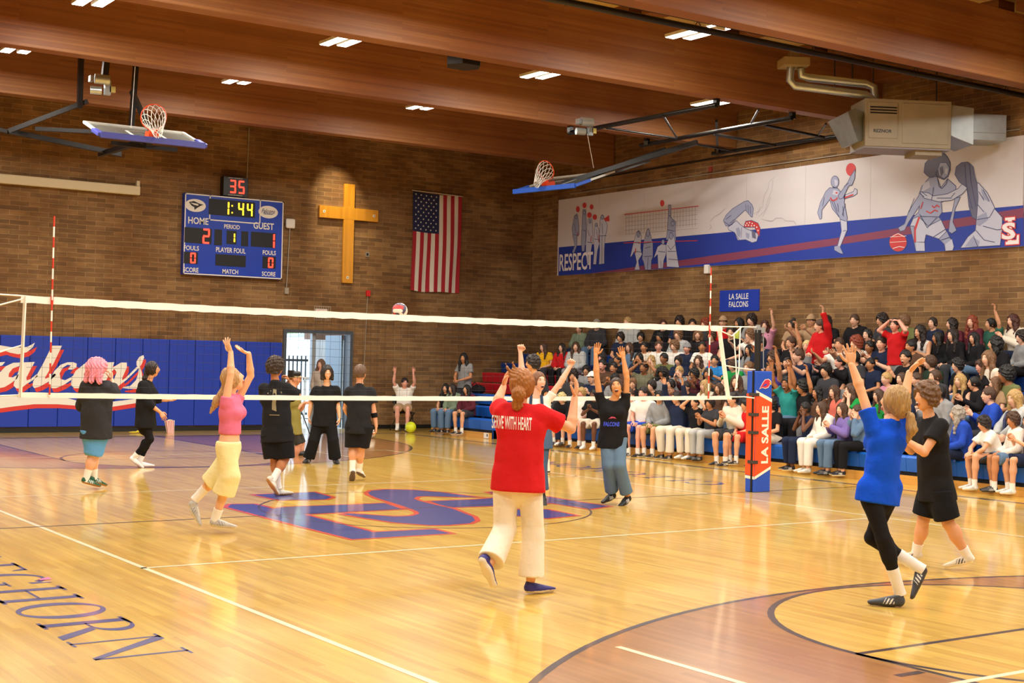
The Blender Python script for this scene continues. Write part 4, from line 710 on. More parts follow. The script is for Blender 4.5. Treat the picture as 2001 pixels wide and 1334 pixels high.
c = hit(934, 762, 0, 10.1); m = MB(); m.ball((10.1, c[1], 1.02), (.16, .25, .12), nu=20, nv=12); m.tube([(10.0, c[1]-.15, 1.1), (10.0, c[1], 1.2), (10.0, c[1]+.15, 1.1)], .012, 6); solo(m, 'duffel_bag', mat('bag_black', '#15151A', rough=.8, bump=.4, bscale=20), 'black bag lying on the far bleachers beside the red seats', 'bag')
# folding chair of the seated man
t = thing('folding_chair', 'dark folding chair under the man in the white shirt', 'chair', (8.25, 15.0, 0)); P = W_(t); cx, cy = 8.30, 14.95
m = MB(); m.box((cx-.2, cy-.2, .42), (cx+.2, cy+.18, .45)); P(m, 'seat', dkm, bev=.01); m = MB(); m.box((cx-.2, cy+.2, .65), (cx+.2, cy+.23, .85)); P(m, 'backrest', dkm, bev=.01)
for s in (-1, 1):
    for a, b in (((cx+s*.2, cy+.22, .85), (cx+s*.2, cy-.22, 0)), ((cx+s*.22, cy-.1, .43), (cx+s*.22, cy+.28, 0))): m = MB(); m.tube([a, b], .013, 8); P(m, 'leg', steel)
# tripod
g0 = V(*gnd(592, 850)[:2], 0); apex = g0+V(-.25, .15, 1.15); t = thing('tripod', 'thin black tripod beside the open doorway', 'tripod', g0+V(-.25, .15, 0)); P = W_(t)
for d in ((.45, -.1), (-.3, .3), (-.25, -.4)): m = MB(); m.tube([apex, V(g0[0]-.25+d[0], g0[1]+.15+d[1], 0)], .011, 6); P(m, 'leg', blk)
m = MB(); m.obox(apex+V(0, 0, .08), X_*.05, Y_*.05, Z_*.06); P(m, 'head', blk)
# ================================================================== PEOPLE
def smin(a, b, k):
    h = np.clip(.5+.5*(b-a)/k, 0, 1); return b+(a-b)*h-k*h*(1-h)
def cone(a, b, ra, rb, k=.03, n=None, flat=1.0): return ('c', np.asarray(a, float), np.asarray(b, float), ra, rb, k, n, flat)
def flatc(a, b, ra, rb, k=.02): return ('f', np.asarray(a, float), np.asarray(b, float), ra, rb, k, None, 1.0)
def elli(c, r, R=None, k=.02): return ('e', np.asarray(c, float), np.asarray(r, float), R, k)
def sdf(prims, P):
    D = None
    for q in prims:
        if q[0] == 'c':
            _, a, b, ra, rb, k, n, fl = q; ab = b-a; t = np.clip(((P-a)@ab)/(ab@ab+1e-9), 0, 1); v = P-(a+t[:, None]*ab)
            if fl != 1.0: w = v@n; v = v+np.outer(w*(1/fl-1), n); d = (np.sqrt((v*v).sum(1))-(ra+(rb-ra)*t))*(.5+.5*fl)
            else: d = np.sqrt((v*v).sum(1))-(ra+(rb-ra)*t)
            D = d if D is None else smin(D, d, k)
        elif q[0] == 'f':
            _, a, b, ra, rb, k, n, fl = q; ab = b-a; L = np.linalg.norm(ab); u = ab/L; t = np.clip(((P-a)@u)/L, 0, 1+rb/L); v = P-(a+t[:, None]*ab)
            d = np.maximum(np.sqrt((v*v).sum(1))-(ra+(rb-ra)*t), (P-b)@u); D = d if D is None else smin(D, d, k)
        elif q[0] in 'es':
            _, c, r, R, k = q; v = P-c
            if R is not None: v = v@R          # columns of R are the axes
            k0 = np.sqrt(((v/r)**2).sum(1)); k1 = np.sqrt(((v/(r*r))**2).sum(1)); d = k0*(k0-1)/(k1+1e-9)
            if q[0] == 'e': D = d if D is None else smin(D, d, k)
            else: D = -smin(-D, d, k)
        elif q[0] == 'p':
            _, c, n, k = q; d = (P-c)@n; D = -smin(-D, -d, k)
        elif q[0] == 'n': D = D+q[1](P)
    return D
def nets(prims, h, pad=.03):
    lo, hi = [], []
    for q in prims:
        if q[0] in 'cf': r = max(q[3], q[4])*1.05; lo += [q[1]-r, q[2]-r]; hi += [q[1]+r, q[2]+r]
        elif q[0] == 'e': r = max(q[2]); lo.append(q[1]-r); hi.append(q[1]+r)
    lo = np.min(lo, 0)-pad; hi = np.max(hi, 0)+pad; B = 5; nb = np.ceil((hi-lo)/(h*B)).astype(int)+1; N = nb*B
    bi = np.stack(np.meshgrid(*[np.arange(k) for k in nb], indexing='ij'), -1).reshape(-1, 3); bc = lo+(bi*B+B/2-.5)*h; dc = sdf(prims, bc); keep = np.abs(dc) < h*B*.95+.02
    D = np.where(dc > 0, 1.0, -1.0).reshape(nb); D = np.repeat(np.repeat(np.repeat(D, B, 0), B, 1), B, 2).astype(np.float32)
    off = np.stack(np.meshgrid(*[np.arange(B)]*3, indexing='ij'), -1).reshape(-1, 3); idx = (bi[keep][:, None, :]*B+off[None]).reshape(-1, 3)
    D[idx[:, 0], idx[:, 1], idx[:, 2]] = sdf(prims, lo+idx*h)
    S = D < 0; cn = N-1; acc = {}; cid = []; cpt = []; quads = []
    st = np.array([cn[1]*cn[2], cn[2], 1])
    for ax in range(3):
        a = [slice(None)]*3; b = [slice(None)]*3; a[ax] = slice(0, -1); b[ax] = slice(1, None); X = np.argwhere(S[tuple(a)] != S[tuple(b)])
        if len(X) == 0: continue
        Y = X.copy(); Y[:, ax] += 1; d0 = D[tuple(X.T)]; d1 = D[tuple(Y.T)]; t = d0/(d0-d1); p = X.astype(float); p[:, ax] += t
        u, v = (ax+1) % 3, (ax+2) % 3; cs = []
        for du, dv in ((-1, -1), (0, -1), (0, 0), (-1, 0)):
            c = X.copy(); c[:, u] += du; c[:, v] += dv; cs.append(c)
        ok = np.ones(len(X), bool)
        for c in cs: ok &= (c >= 0).all(1) & (c < cn).all(1)
        ids = [(c*st).sum(1) for c in cs]
        for i_ in ids: cid.append(i_[ok]); cpt.append(p[ok])
        q = np.stack(ids, 1)[ok]; fl = (d0[ok] > 0); q[fl] = q[fl][:, ::-1]; quads.append(q)
    cid = np.concatenate(cid); cpt = np.concatenate(cpt); uq, inv = np.unique(cid, return_inverse=True); cnt = np.bincount(inv)
    vs = np.stack([np.bincount(inv, cpt[:, k])/cnt for k in range(3)], 1)*h+lo
    return vs, np.searchsorted(uq, np.concatenate(quads))
def addnets(mb, prims, h, m=0):
    vs, fs = nets(prims, h); mb.add(vs, fs.tolist(), m, True); return mb
def unit(v): v = np.asarray(v, float); return v/(np.linalg.norm(v)+1e-12)
def frame(f, up=Z_):
    f = unit(f); l = unit(np.cross(up, f)); return np.stack([f, l, np.cross(f, l)], 1)   # columns forward, left, up
# ---- head template (forward x, left y, up z), about 0.23 m tall
def make_head(mouth):
    mb = MB(); nu, nv = 44, 36; vs = []; fs = []; g = lambda y, z, y0, z0, sy, sz: math.exp(-((y-y0)/sy)**2-((z-z0)/sz)**2)
    for j in range(nv+1):
        th = math.pi*j/nv
        for i in range(nu):
            ph = 2*math.pi*i/nu; x, y, z = math.sin(th)*math.cos(ph), math.sin(th)*math.sin(ph), math.cos(th)
            dn = max(0, -z); X = x*.094; Yy = y*.074*(1-.30*dn**1.3); Zz = z*.115
            if x < 0: X *= 1.04-.35*dn
            else: X *= (1-.10*dn)
            if z > .3: X *= 1-.03*(z-.3)
            if x > 0:
                w = min(1, x*2.2); op = -.012 if mouth == 'open' else 0
                X += w*(.019*g(Yy, Zz, 0, -.022, .0125, .017)+.008*g(Yy, Zz, 0, .004, .009, .02)+.005*(g(Yy, Zz, -.03, .035, .022, .010)+g(Yy, Zz, .03, .035, .022, .010))
                        -.008*(g(Yy, Zz, -.031, .014, .015, .011)+g(Yy, Zz, .031, .014, .015, .011))+.007*g(Yy, Zz, 0, -.055, .022, .012)+.010*g(Yy, Zz, 0, -.098+op, .022, .018)+.004*(g(Yy, Zz, -.042, -.028, .02, .02)+g(Yy, Zz, .042, -.028, .02, .02)))
                if mouth == 'open' and Zz < -.05: Zz -= .010*w*min(1, (-.05-Zz)/.03)
            vs.append((X, Yy, Zz))
    for j in range(nv):
        for i in range(nu): fs.append((j*nu+i, (j+1)*nu+i, (j+1)*nu+(i+1) % nu, j*nu+(i+1) % nu))
    mb.add(vs, fs, 0, True)
    for s in (-1, 1):
        mb.ball((-.004, s*.074, -.004), (.020, .009, .031), 0, 12, 8); mb.ball((.006, s*.079, -.004), (.010, .004, .018), 3, 8, 6)
        mb.ball((.0735, s*.031, .013), (.0105, .0145, .0070), 1, 14, 8); mb.ball((.0800, s*.030, .0130), (.0050, .0062, .0064), 2, 12, 6)
        mb.tube([(.0865, s*.016, .031), (.0865, s*.030, .0355), (.075, s*.050, .032)], [.0024, .0032, .0018], 6, 2)
        mb.tube([(.0815, s*.017, .017), (.0838, s*.030, .0205), (.076, s*.045, .0145)], .0015, 5, 2)
    if mouth == 'closed':
        mb.tube([(.083, -.024, -.053), (.0915, 0, -.055), (.083, .024, -.053)], [.002, .0045, .002], 8, 3); mb.tube([(.0845, -.022, -.0555), (.0945, 0, -.0575), (.0845, .022, -.0555)], .0013, 5, 4)
    elif mouth == 'smile':
        mb.ball((.080, 0, -.056), (.0115, .029, .010), 3, 18, 8); mb.ball((.0818, 0, -.0555), (.0110, .0240, .0058), 1, 18, 8)
    else:
        mb.ball((.0775, 0, -.064), (.0125, .027, .020), 3, 18, 10); mb.ball((.0805, 0, -.0645), (.0120, .0225, .0155), 4, 18, 10); mb.ball((.0825, 0, -.0540), (.0115, .0180, .0045), 1, 14, 6)
    return mb
HEADS = {k: make_head(k) for k in ('closed', 'smile', 'open')}
def put_head(mb, kind, c, R, s=1.0):
    h = HEADS[kind]; vs = (np.array(h.v)*s)@R.T+c; b = len(mb.v); mb.v += [tuple(p) for p in vs]
    mb.f += [tuple(b+i for i in f) for f in h.f]; mb.m += h.m; mb.sm += h.sm
# ---- hands
def hand(mb, w, d, pn, side, curl=.25, spread=.12, n=7, s=1.0, fist=False):
    """w wrist, d finger direction, pn palm normal, side +1 when the thumb lies along cross(pn,d)"""
    d = unit(d); pn = unit(np.asarray(pn, float)-d*(pn@d)); t = np.cross(pn, d)*side
    if fist: curl = 1.0
    rings = []
    for a, hw, hh in ((-.01, .024, .018), (.02, .030, .016), (.05, .038, .0150), (.080, .040, .0125), (.090, .036, .010)):
        rings.append([w+s*(d*a+t*hw*math.cos(q)+pn*hh*math.sin(q)) for q in np.linspace(0, 2*math.pi, 11)[:-1]])
    vs = [p for r in rings for p in r]; fs = [(i*10+k, i*10+(k+1) % 10, (i+1)*10+(k+1) % 10, (i+1)*10+k) for i in range(4) for k in range(10)]
    mb.add(vs, fs+[tuple(range(40, 50))], 0, True)
    for q, (o_, L, r) in enumerate(((.029, .072, .0088), (.010, .082, .0092), (-.010, .076, .0088), (-.028, .058, .0078))):
        p = w+s*(d*.078+t*o_); a = spread*(1.5-q)*.7; e = unit(d+t*a); pts = [p]; ang = 0
        for k, f in enumerate((.45, .32, .23)):
            ang += curl*(1.35 if k else 1.2)+(.05*q); dd = e*math.cos(ang)+pn*math.sin(ang); p = p+dd*L*f*s; pts.append(p)
        mb.tube(pts, [r*s, r*s*.98, r*s*.88, r*s*.66], n, 0)
    p = w+s*(d*.022+t*.026); e = unit(t*.80+d*.62+pn*.18); pts = [p, p+s*e*.036]; e2 = unit(e*.75+d*.55+pn*(.25+curl*.8)-t*curl*.9); pts.append(pts[-1]+s*e2*.030); e3 = unit(e2+pn*curl*.6-t*curl*.3); pts.append(pts[-1]+s*e3*.022)
    mb.tube(pts, [.0125*s, .0108*s, .0100*s, .0068*s], n, 0)
# ---- body, clothes from joints J
def fit(J):
    return J
def bodyprims(J, w=1.0, bust=0):
    F_ = J['fwd']; sh = (J['shL']+J['shR'])/2; hp_ = (J['hipL']+J['hipR'])/2; ax = unit(sh-hp_); L = np.linalg.norm(sh-hp_); wa = hp_+ax*L*.38; ch = hp_+ax*L*.78; q = []
    hw = np.linalg.norm(J['hipL']-J['hipR'])/2; lat = unit(J['shL']-J['shR'])
    q.append(cone(hp_-ax*.02, hp_+ax*.05, .160*w, .150*w, .03, F_, .66)); q.append(cone(hp_+ax*.05, wa, .148*w, .122*w, .05, F_, .68)); q.append(cone(wa, ch, .122*w, .145*w, .05, F_, .66))
    q.append(cone(ch-lat*.07, ch+lat*.07, .095*w, .095*w, .05, F_, .85)); q.append(cone(J['shR']+lat*.02, J['shL']-lat*.02, .052*w, .052*w, .04))
    q.append(cone(sh, J['neck'], .062, .05, .04)); q.append(cone(J['neck']-ax*.02, J['head']-J['hR'][:, 2]*.055-J['hR'][:, 0]*.012, .050, .047, .02))
    if bust:
        for s in (-1, 1): q.append(elli(ch+lat*.062*s+F_*(.072*w)-ax*.015, (.052, .056, .056), None, .04))
    for s in 'LR':
        q.append(cone(J['sh'+s], J['el'+s], .047*w, .036*w, .02)); m_ = J['el'+s]*.72+J['wr'+s]*.28; q.append(cone(J['el'+s], m_, .037*w, .040*w, .01)); q.append(cone(m_, J['wr'+s], .040*w, .025, .01))
        kn, an, hi_ = J['kn'+s], J['an'+s], J['hip'+s]
        q.append(cone(hi_, kn, .083*w, .052*w, .03)); q.append(cone(kn, kn*.6+an*.4, .052*w, .053*w, .015)); q.append(cone(kn*.65+an*.35, an, .052*w, .035, .015))
        bk = J.get('calf', -F_); q.append(elli(kn*.68+an*.32+bk*.018, (.046*w, .046*w, .085), None, .03))
    return q
def shirtprims(J, w=1.0, loose=.02, slv=.5, hem=-.05, bust=0, rs=.074, amp=.005, turtle=0, freq=1.0, hemn=None, hips=1):
    F_ = J['fwd']; sh = (J['shL']+J['shR'])/2; hp_ = (J['hipL']+J['hipR'])/2; ax = unit(sh-hp_); L = np.linalg.norm(sh-hp_); wa = hp_+ax*L*.38; ch = hp_+ax*L*.78; lat = unit(J['shL']-J['shR']); l = loose
    q = [cone(hp_-ax*.14, wa, (.174+l)*w, (.138+l)*w, .05, F_, .74), cone(wa, ch, (.136+l)*w, (.150+l*.7)*w, .06, F_, .72), cone(ch-lat*.07, ch+lat*.07, (.104+l*.6)*w, (.104+l*.6)*w, .05, F_, .86), cone(J['shR']+lat*.02, J['shL']-lat*.02, .062*w, .062*w, .05), cone(sh-ax*.02, J['neck']-ax*.015+F_*-.004, .078, .064, .04)]
    if hips:
        for s in 'LR': q.append(cone(J['hip'+s]+ax*.02, J['hip'+s]*.55+(J['hip'+s]-ax*.16)*.45+(J['kn'+s]-J['hip'+s])*.12, (.086+l*.5)*w, (.094+l*.5)*w, .04))
    if bust:
        for s in (-1, 1): q.append(elli(ch+lat*.06*s+F_*(.078*w)-ax*.015, (.06, .065, .062), None, .05))
    for s in 'LR':
        a, b, c = J['sh'+s], J['el'+s], J['wr'+s]
        if slv <= 1:
            if slv > 0: e = a+(b-a)*slv; q.append(flatc(a, e, rs*w*.74, rs*w*.88, .04))
        else: q.append(cone(a, b, rs*w*.86, rs*w*.74, .03)); q.append(flatc(b, b+(c-b)*min(slv-1, 1), rs*w*.74, rs*w*.55, .02))
    rg = RNG.uniform(-1, 1, (6, 3))*V(16, 16, 10)*freq; ph = RNG.uniform(0, 6, 6)
    q.append(('n', lambda P, rg=rg, ph=ph: amp*sum(np.sin(P@rg[i]+ph[i]+1.3*np.sin(P@rg[(i+1) % 6])) for i in range(6))/2.2+amp*.38*(np.sin(P@(rg[0]*2.6)+2*np.sin(P@(rg[1]*1.7)))+np.sin(P@(rg[2]*3.1)+2*np.sin(P@rg[3])))))
    q.append(('p', hp_+ax*(hem), -ax if hemn is None else hemn, .008))
    if not turtle: q.append(('s', J['neck']+ax*.030+F_*.022, V(.066, .066, .046), None, .008))
    return q
def pantprims(J, w=1.0, ra=.100, rk=.072, rh=.07, end=1.0, amp=.004, top=.10, pv=.162, tight=False):
    F_ = J['fwd']; sh = (J['shL']+J['shR'])/2; hp_ = (J['hipL']+J['hipR'])/2; ax = unit(sh-hp_); lat = unit(J['hipL']-J['hipR']); q = [cone(hp_-ax*.05, hp_+ax*.04, pv*w, (pv-.003)*w, .03, F_, .70), cone(hp_+ax*.04, hp_+ax*(top+.05), (pv-.006)*w, (pv-.026)*w, .04, F_, .72), cone(hp_-ax*.04, hp_-ax*.11, .13*w, .08*w, .04, F_, .8)]
    cuts = []
    for s in 'LR':
        hi_, kn, an = J['hip'+s], J['kn'+s], J['an'+s]
        if end <= 1: e = hi_+(kn-hi_)*end; q.append(flatc(hi_, e, ra*w, rk*w, .04))
        else:
            q.append(cone(hi_, kn, ra*w, rk*w, .03))
            if tight: q.append(cone(kn, kn*.6+an*.4, .057*w, .058*w, .01)); q.append(elli(kn*.68+an*.32-F_*.018, (.052*w, .052*w, .09), None, .02))
            q.append(flatc(kn, kn+(an-kn)*(end-1), rk*w, rh*w, .02))
    rg = RNG.uniform(-1, 1, (6, 3))*V(15, 15, 11); ph = RNG.uniform(0, 6, 6)
    q.append(('n', lambda P: amp*sum(np.sin(P@rg[i]+ph[i]+1.2*np.sin(P@rg[(i+1) % 6])) for i in range(6))/2.2)); q.append(('p', hp_+ax*top, -ax*-1, .006)); return q
# ---- hair in head space
def strandn(a, f=90, z=20):
    return lambda P: a*(np.sin(np.arctan2(P[:, 1], P[:, 0])*f*.35+6*np.sin(P[:, 2]*z))+.7*np.sin(P[:, 1]*f*2+3*np.sin(P[:, 2]*z*2)))
def lump(a, f): return lambda P: a*(np.sin(P[:, 0]*f+2*np.sin(P[:, 2]*f*.7))*np.sin(P[:, 1]*f*1.1+1.5*np.sin(P[:, 0]*f*.8))+np.sin(P[:, 2]*f*1.2+P[:, 1]*f*.6)*.6)
sub = lambda c, r, k=.012: ('s', np.asarray(c, float), np.asarray(r, float), None, k)
cap_ = lambda g, top=0: [elli((-.008, 0, .018), (.098+g, .082+g, .108+g+top))]
def hair_prims(st):
    if st == 'short': return cap_(.008, .006)+[('n', strandn(.0022)), sub((.135, 0, -.03), (.095, .080, .104)), sub((.02, 0, -.13), (.2, .2, .085)), sub((.075, 0, -.075), (.088, .13, .095)), sub((.03, -.105, -.02), (.05, .04, .05)), sub((.03, .105, -.02), (.05, .04, .05))]
    if st == 'fringe': return cap_(.015, .006)+[elli((.055, 0, .07), (.05, .062, .035), None, .03), ('n', strandn(.003)), sub((.142, 0, -.052), (.097, .082, .104)), sub((.0, 0, -.15), (.2, .2, .085)), sub((.085, 0, -.085), (.085, .13, .09))]
    if st == 'curly': return cap_(.022, .016)+[elli((.04, 0, .085), (.06, .07, .045), None, .03), ('n', lump(.0075, 110)), sub((.15, 0, -.05), (.10, .080, .112)), sub((0, 0, -.145), (.2, .2, .08)), sub((.085, 0, -.085), (.085, .13, .09))]
    if st == 'afro': return [elli((-.02, 0, .03), (.15, .15, .145)), cone((-.02, .08, 0), (-.02, .11, -.12), .075, .06), cone((-.02, -.08, 0), (-.02, -.11, -.12), .075, .06), ('n', lump(.009, 95)), sub((.15, 0, -.05), (.115, .075, .10))]
    if st in ('long', 'longwavy'):
        q = cap_(.012, .004); a = .006 if st == 'longwavy' else .0
        for s in (-1, 1):
            q += [cone((-.005, s*.070, .02), (-.005, s*.088, -.12), .036, .040, .03), cone((-.005, s*.088, -.12), (.02, s*.085, -.29), .040, .022, .03)]
        q += [cone((-.07, 0, .02), (-.085, 0, -.22), .065, .055, .04, V(1, 0, 0), .7), ('n', strandn(.0035, 90, 22 if not a else 45))]
        if a: q.append(('n', lump(.007, 70)))
        return q+[sub((.120, 0, -.050), (.090, .066, .124)), sub((.13, 0, -.15), (.06, .06, .12))]
    if st == 'bob': return cap_(.016, .004)+[cone((-.01, .07, .02), (.01, .083, -.09), .038, .030, .03), cone((-.01, -.07, .02), (.01, -.083, -.09), .038, .030, .03), cone((-.06, 0, 0), (-.07, 0, -.10), .06, .05, .03), ('n', strandn(.003)), sub((.125, 0, -.055), (.088, .068, .118))]
    if st == 'pulled': return cap_(.004, .002)+[elli((-.10, 0, -.0), (.04, .042, .045), None, .02), ('n', strandn(.0015)), sub((.125, 0, -.03), (.088, .084, .106)), sub((.04, 0, -.13), (.2, .2, .085))]
    if st == 'bun': return cap_(.004, .002)+[elli((-.045, 0, .14), (.045, .045, .04), None, .015), ('n', strandn(.0015)), sub((.125, 0, -.03), (.088, .084, .106)), sub((.04, 0, -.13), (.2, .2, .085))]
    if st == 'cap': return cap_(.010, .012)+[cone((.06, -.035, .045), (.06, .035, .045), .05, .05, .01, V(0, 0, 1), .18), cone((.08, 0, .045), (.155, 0, .030), .06, .050, .02, V(0, 0, 1), .12), sub((.0, 0, -.10), (.3, .3, .135))]
    if st == 'beanie': return cap_(.014, .016)+[('n', strandn(.0012)), sub((.03, 0, -.10), (.3, .3, .128))]
_HM = {}
def hair_mesh(st, h=.008):
    if st not in _HM:
        mb = MB(); addnets(mb, hair_prims(st), h); me = bpy.data.meshes.new('hair'); me.from_pydata(mb.v, [], mb.f); me.materials.append(hairm('#2A1A12')); me.polygons.foreach_set('use_smooth', [True]*len(mb.f)); me.update(); _HM[st] = me
    return _HM[st]
def child(name, me, mats, root, M=None):
    o = bpy.data.objects.new(name, me); COL.objects.link(o); o.parent = root
    if M is not None: o.matrix_parent_inverse = Matrix.Identity(4); o.matrix_local = M
    for i, m in enumerate(mats):
        if i < len(o.material_slots): o.material_slots[i].link = 'OBJECT'; o.material_slots[i].material = m
    return o
def M4(R, c, s=1.0):
    R = np.asarray(R)*s; return Matrix(((R[0, 0], R[0, 1], R[0, 2], c[0]), (R[1, 0], R[1, 1], R[1, 2], c[1]), (R[2, 0], R[2, 1], R[2, 2], c[2]), (0, 0, 0, 1)))
# ---- shoe template: heel at origin, toe +x, sole at z=0
def make_shoe(h=.0055):
    q = [cone((.035, 0, .035), (.13, 0, .035), .036, .036, .03), cone((.11, 0, .030), (.235, .004, .026), .040, .030, .03, V(0, 0, 1), .8), cone((.03, 0, .05), (.045, 0, .085), .034, .033, .02), cone((.045, 0, .075), (.12, 0, .058), .030, .026, .02), ('p', V(0, 0, 0), V(0, 0, -1), .004), ('p', V(0, 0, .098), V(.25, 0, 1), .006)]
    vs, fs = nets(q, h); c = vs[fs].mean(1); sole = c[:, 2] < .021
    st = np.abs(c[:, 1]) > .019; pat = ((c[:, 0]+c[:, 2]*.55-.085) % .026 < .0115) & (c[:, 0] > .072) & (c[:, 0]+c[:, 2]*.5 < .165) & (c[:, 2] < .062) & (c[:, 2] > .021)
    tongue = (np.abs(c[:, 1]) < .017) & (c[:, 0] > .075) & (c[:, 0] < .17) & (c[:, 2] > .045)
    mi = np.zeros(len(fs), int); mi[st & pat] = 2; mi[tongue] = 3; mi[sole] = 1
    me = bpy.data.meshes.new('shoe'); me.from_pydata(vs.tolist(), [], fs.tolist())
    for k in range(4): me.materials.append(wht)
    me.polygons.foreach_set('material_index', mi.tolist()); me.polygons.foreach_set('use_smooth', [True]*len(fs)); me.update(); return me
SHOE = make_shoe()
lipm, mouthm, eyew, eyed = mat('lip_pink', '#B4605A', rough=.45), mat('mouth_dark', '#3A0F0E', rough=.6), mat('eye_white', '#E8E4DE', rough=.3), mat('eye_dark', '#2A1B14', rough=.4)
def bodymats(sk, brow='#2A1B14'): return [skin(sk), eyew, mat('brow_'+brow, brow, rough=.6), mat('lip_'+sk, tuple(a*b for a, b in zip(lin(sk), (.72, .42, .42))), rough=.4), mouthm]
def add_shoe(root, heel, toe, up, cols, flat=False, s=1.0):
    """heel and toe points on the sole"""
    f = unit(toe-heel); up = unit(up-f*(up@f)); l = np.cross(up, f); R = np.stack([f, l, up], 1); o = child('shoe', SHOE, [mat('shoe_'+c, c, rough=.55) for c in cols], root, M4(R, heel-np.array(root.location), s)); return o
def player(label, J, sk, hair, hairc, mouth, top, bottom, shoes, G, w=1.0, bust=0, res=.010, hands=None, socks=None, hs=1.0, extra=None):
    """J joints in world space; builds one person"""
    t = thing('person', label, 'person', V(G[0], G[1], 0)); L = np.array(t.location); P = W_(t)
    F_ = J['fwd'] = unit(J['fwd']*V(1, 1, 0)); 
    mb = MB(); addnets(mb, bodyprims(J, w, bust), res); put_head(mb, mouth, J['head'], J['hR'], hs)
    for s in 'LR':
        hd = hands[s]; hand(mb, J['wr'+s], hd[0], hd[1], hd[2], hd[3] if len(hd) > 3 else .2, hd[4] if len(hd) > 4 else .15, 8, 1.0, fist=(len(hd) > 3 and hd[3] >= 1))
    body = P(mb, 'body', bodymats(sk, hairc if hairc < '#8' else '#4A3020'))
    if hair:
        if isinstance(hair, str): child('hair', hair_mesh(hair), [hairm(hairc)], t, M4(J['hR'], J['head']-L, hs))
        else: mb = MB(); addnets(mb, hair, .007); P(mb, 'hair', hairm(hairc))
    if bottom: mb = MB(); addnets(mb, bottom[1], res); P(mb, bottom[2], cloth(bottom[0]))
    so = None
    if top: mb = MB(); addnets(mb, top[1], res); so = P(mb, top[2], cloth(top[0]))
    if socks:
        for s in 'LR':
            a, k = J['an'+s], J['kn'+s]; mb = MB(); e = unit(k-a); mb.tube([a-e*.06, a, a+e*socks[1]], [.046, .043, .048], 12); P(mb, 'sock', cloth(socks[0]))
    for s in 'LR':
        if ('hl'+s) in J: add_shoe(t, J['hl'+s], J['to'+s], J.get('up'+s, Z_), shoes)
    return t, P, so
def decal(P, so, txt, c, ux, uy, h, m, name, w=None, polys=None, **kw):
    mb = MB()
    if polys is None: put_text(mb, txt, c, ux, uy, h, 0, w, **kw)
    else:
        for L in polys: mb.poly([c+ux*a+uy*b for a, b in L])
    bvh = BVHTree.FromPolygons([tuple(v.co) for v in so.data.vertices], [tuple(p.vertices) for p in so.data.polygons])
    n = unit(np.cross(ux, uy)); out = []
    bm = bmesh.new(); me = bpy.data.meshes.new('d'); me.from_pydata(mb.v, [], mb.f); bm.from_mesh(me); bmesh.ops.triangulate(bm, faces=bm.faces); bmesh.ops.subdivide_edges(bm, edges=[e for e in bm.edges if e.calc_length() > .03], cuts=2, use_grid_fill=False); 
    for v in bm.verts:
        r = bvh.ray_cast(Vector(np.array(v.co)+n*.5), Vector(-n)); 
        if r[0] is not None: v.co = r[0]+Vector(n)*.004
    bm.to_mesh(me); bm.free(); me.materials.append(m); o = bpy.data.objects.new(name, me); COL.objects.link(o); o.parent = so; o.matrix_parent_inverse = so.matrix_parent_inverse.copy() if False else Matrix.Identity(4)
    return o
def dirv(yaw, pitch=0):
    a, p = math.radians(yaw), math.radians(pitch); return (NF*math.cos(a)+NR*math.sin(a))*math.cos(p)+Z_*math.sin(p)
def joints(G, yaw, hyaw, hpitch, hroll=0, **k):
    J = {n: hitp(v[0], v[1], G, v[2] if len(v) > 2 else 0) for n, v in k.items()}
    J['fwd'] = dirv(yaw); R = frame(dirv(hyaw, hpitch))
    if hroll: a = math.radians(hroll); l, u = R[:, 1].copy(), R[:, 2].copy(); R[:, 1] = l*math.cos(a)+u*math.sin(a); R[:, 2] = u*math.cos(a)-l*math.sin(a)
    J['hR'] = R; return J
def shoes(J, s, heel, toe, up=None, ground=True, G=None):
    """heel / toe in photo pixels; on the floor, or in the vertical plane through G with offsets"""
    if ground: h, t = gnd(*heel[:2]), gnd(*toe[:2])
    else: h, t = hitp(heel[0], heel[1], G, heel[2]), hitp(toe[0], toe[1], G, toe[2])
    d = unit(t-h); J['hl'+s] = h+(0 if ground else 0); J['to'+s] = h+d*.27; J['up'+s] = V(*up) if up is not None else Z_
    if ground:
        J['hl'+s] = V(h[0], h[1], .004)
def foot(J, s, yaw, lift=0, pitch=0):
    """shoe under the ankle: yaw relative to the view, pitch >0 heel up"""
    d = dirv(yaw, -pitch); a = J['an'+s]; u = unit(np.cross(np.cross(d, Z_), d)) if abs(pitch) < 89 else NF
    h = a-u*.085-d*.045; 
    if pitch == 0 and lift == 0: h[2] = .004
    J['hl'+s] = h; J['to'+s] = h+d*.27; J['up'+s] = u
N0 = lambda yaw, p=0: dirv(yaw, p)
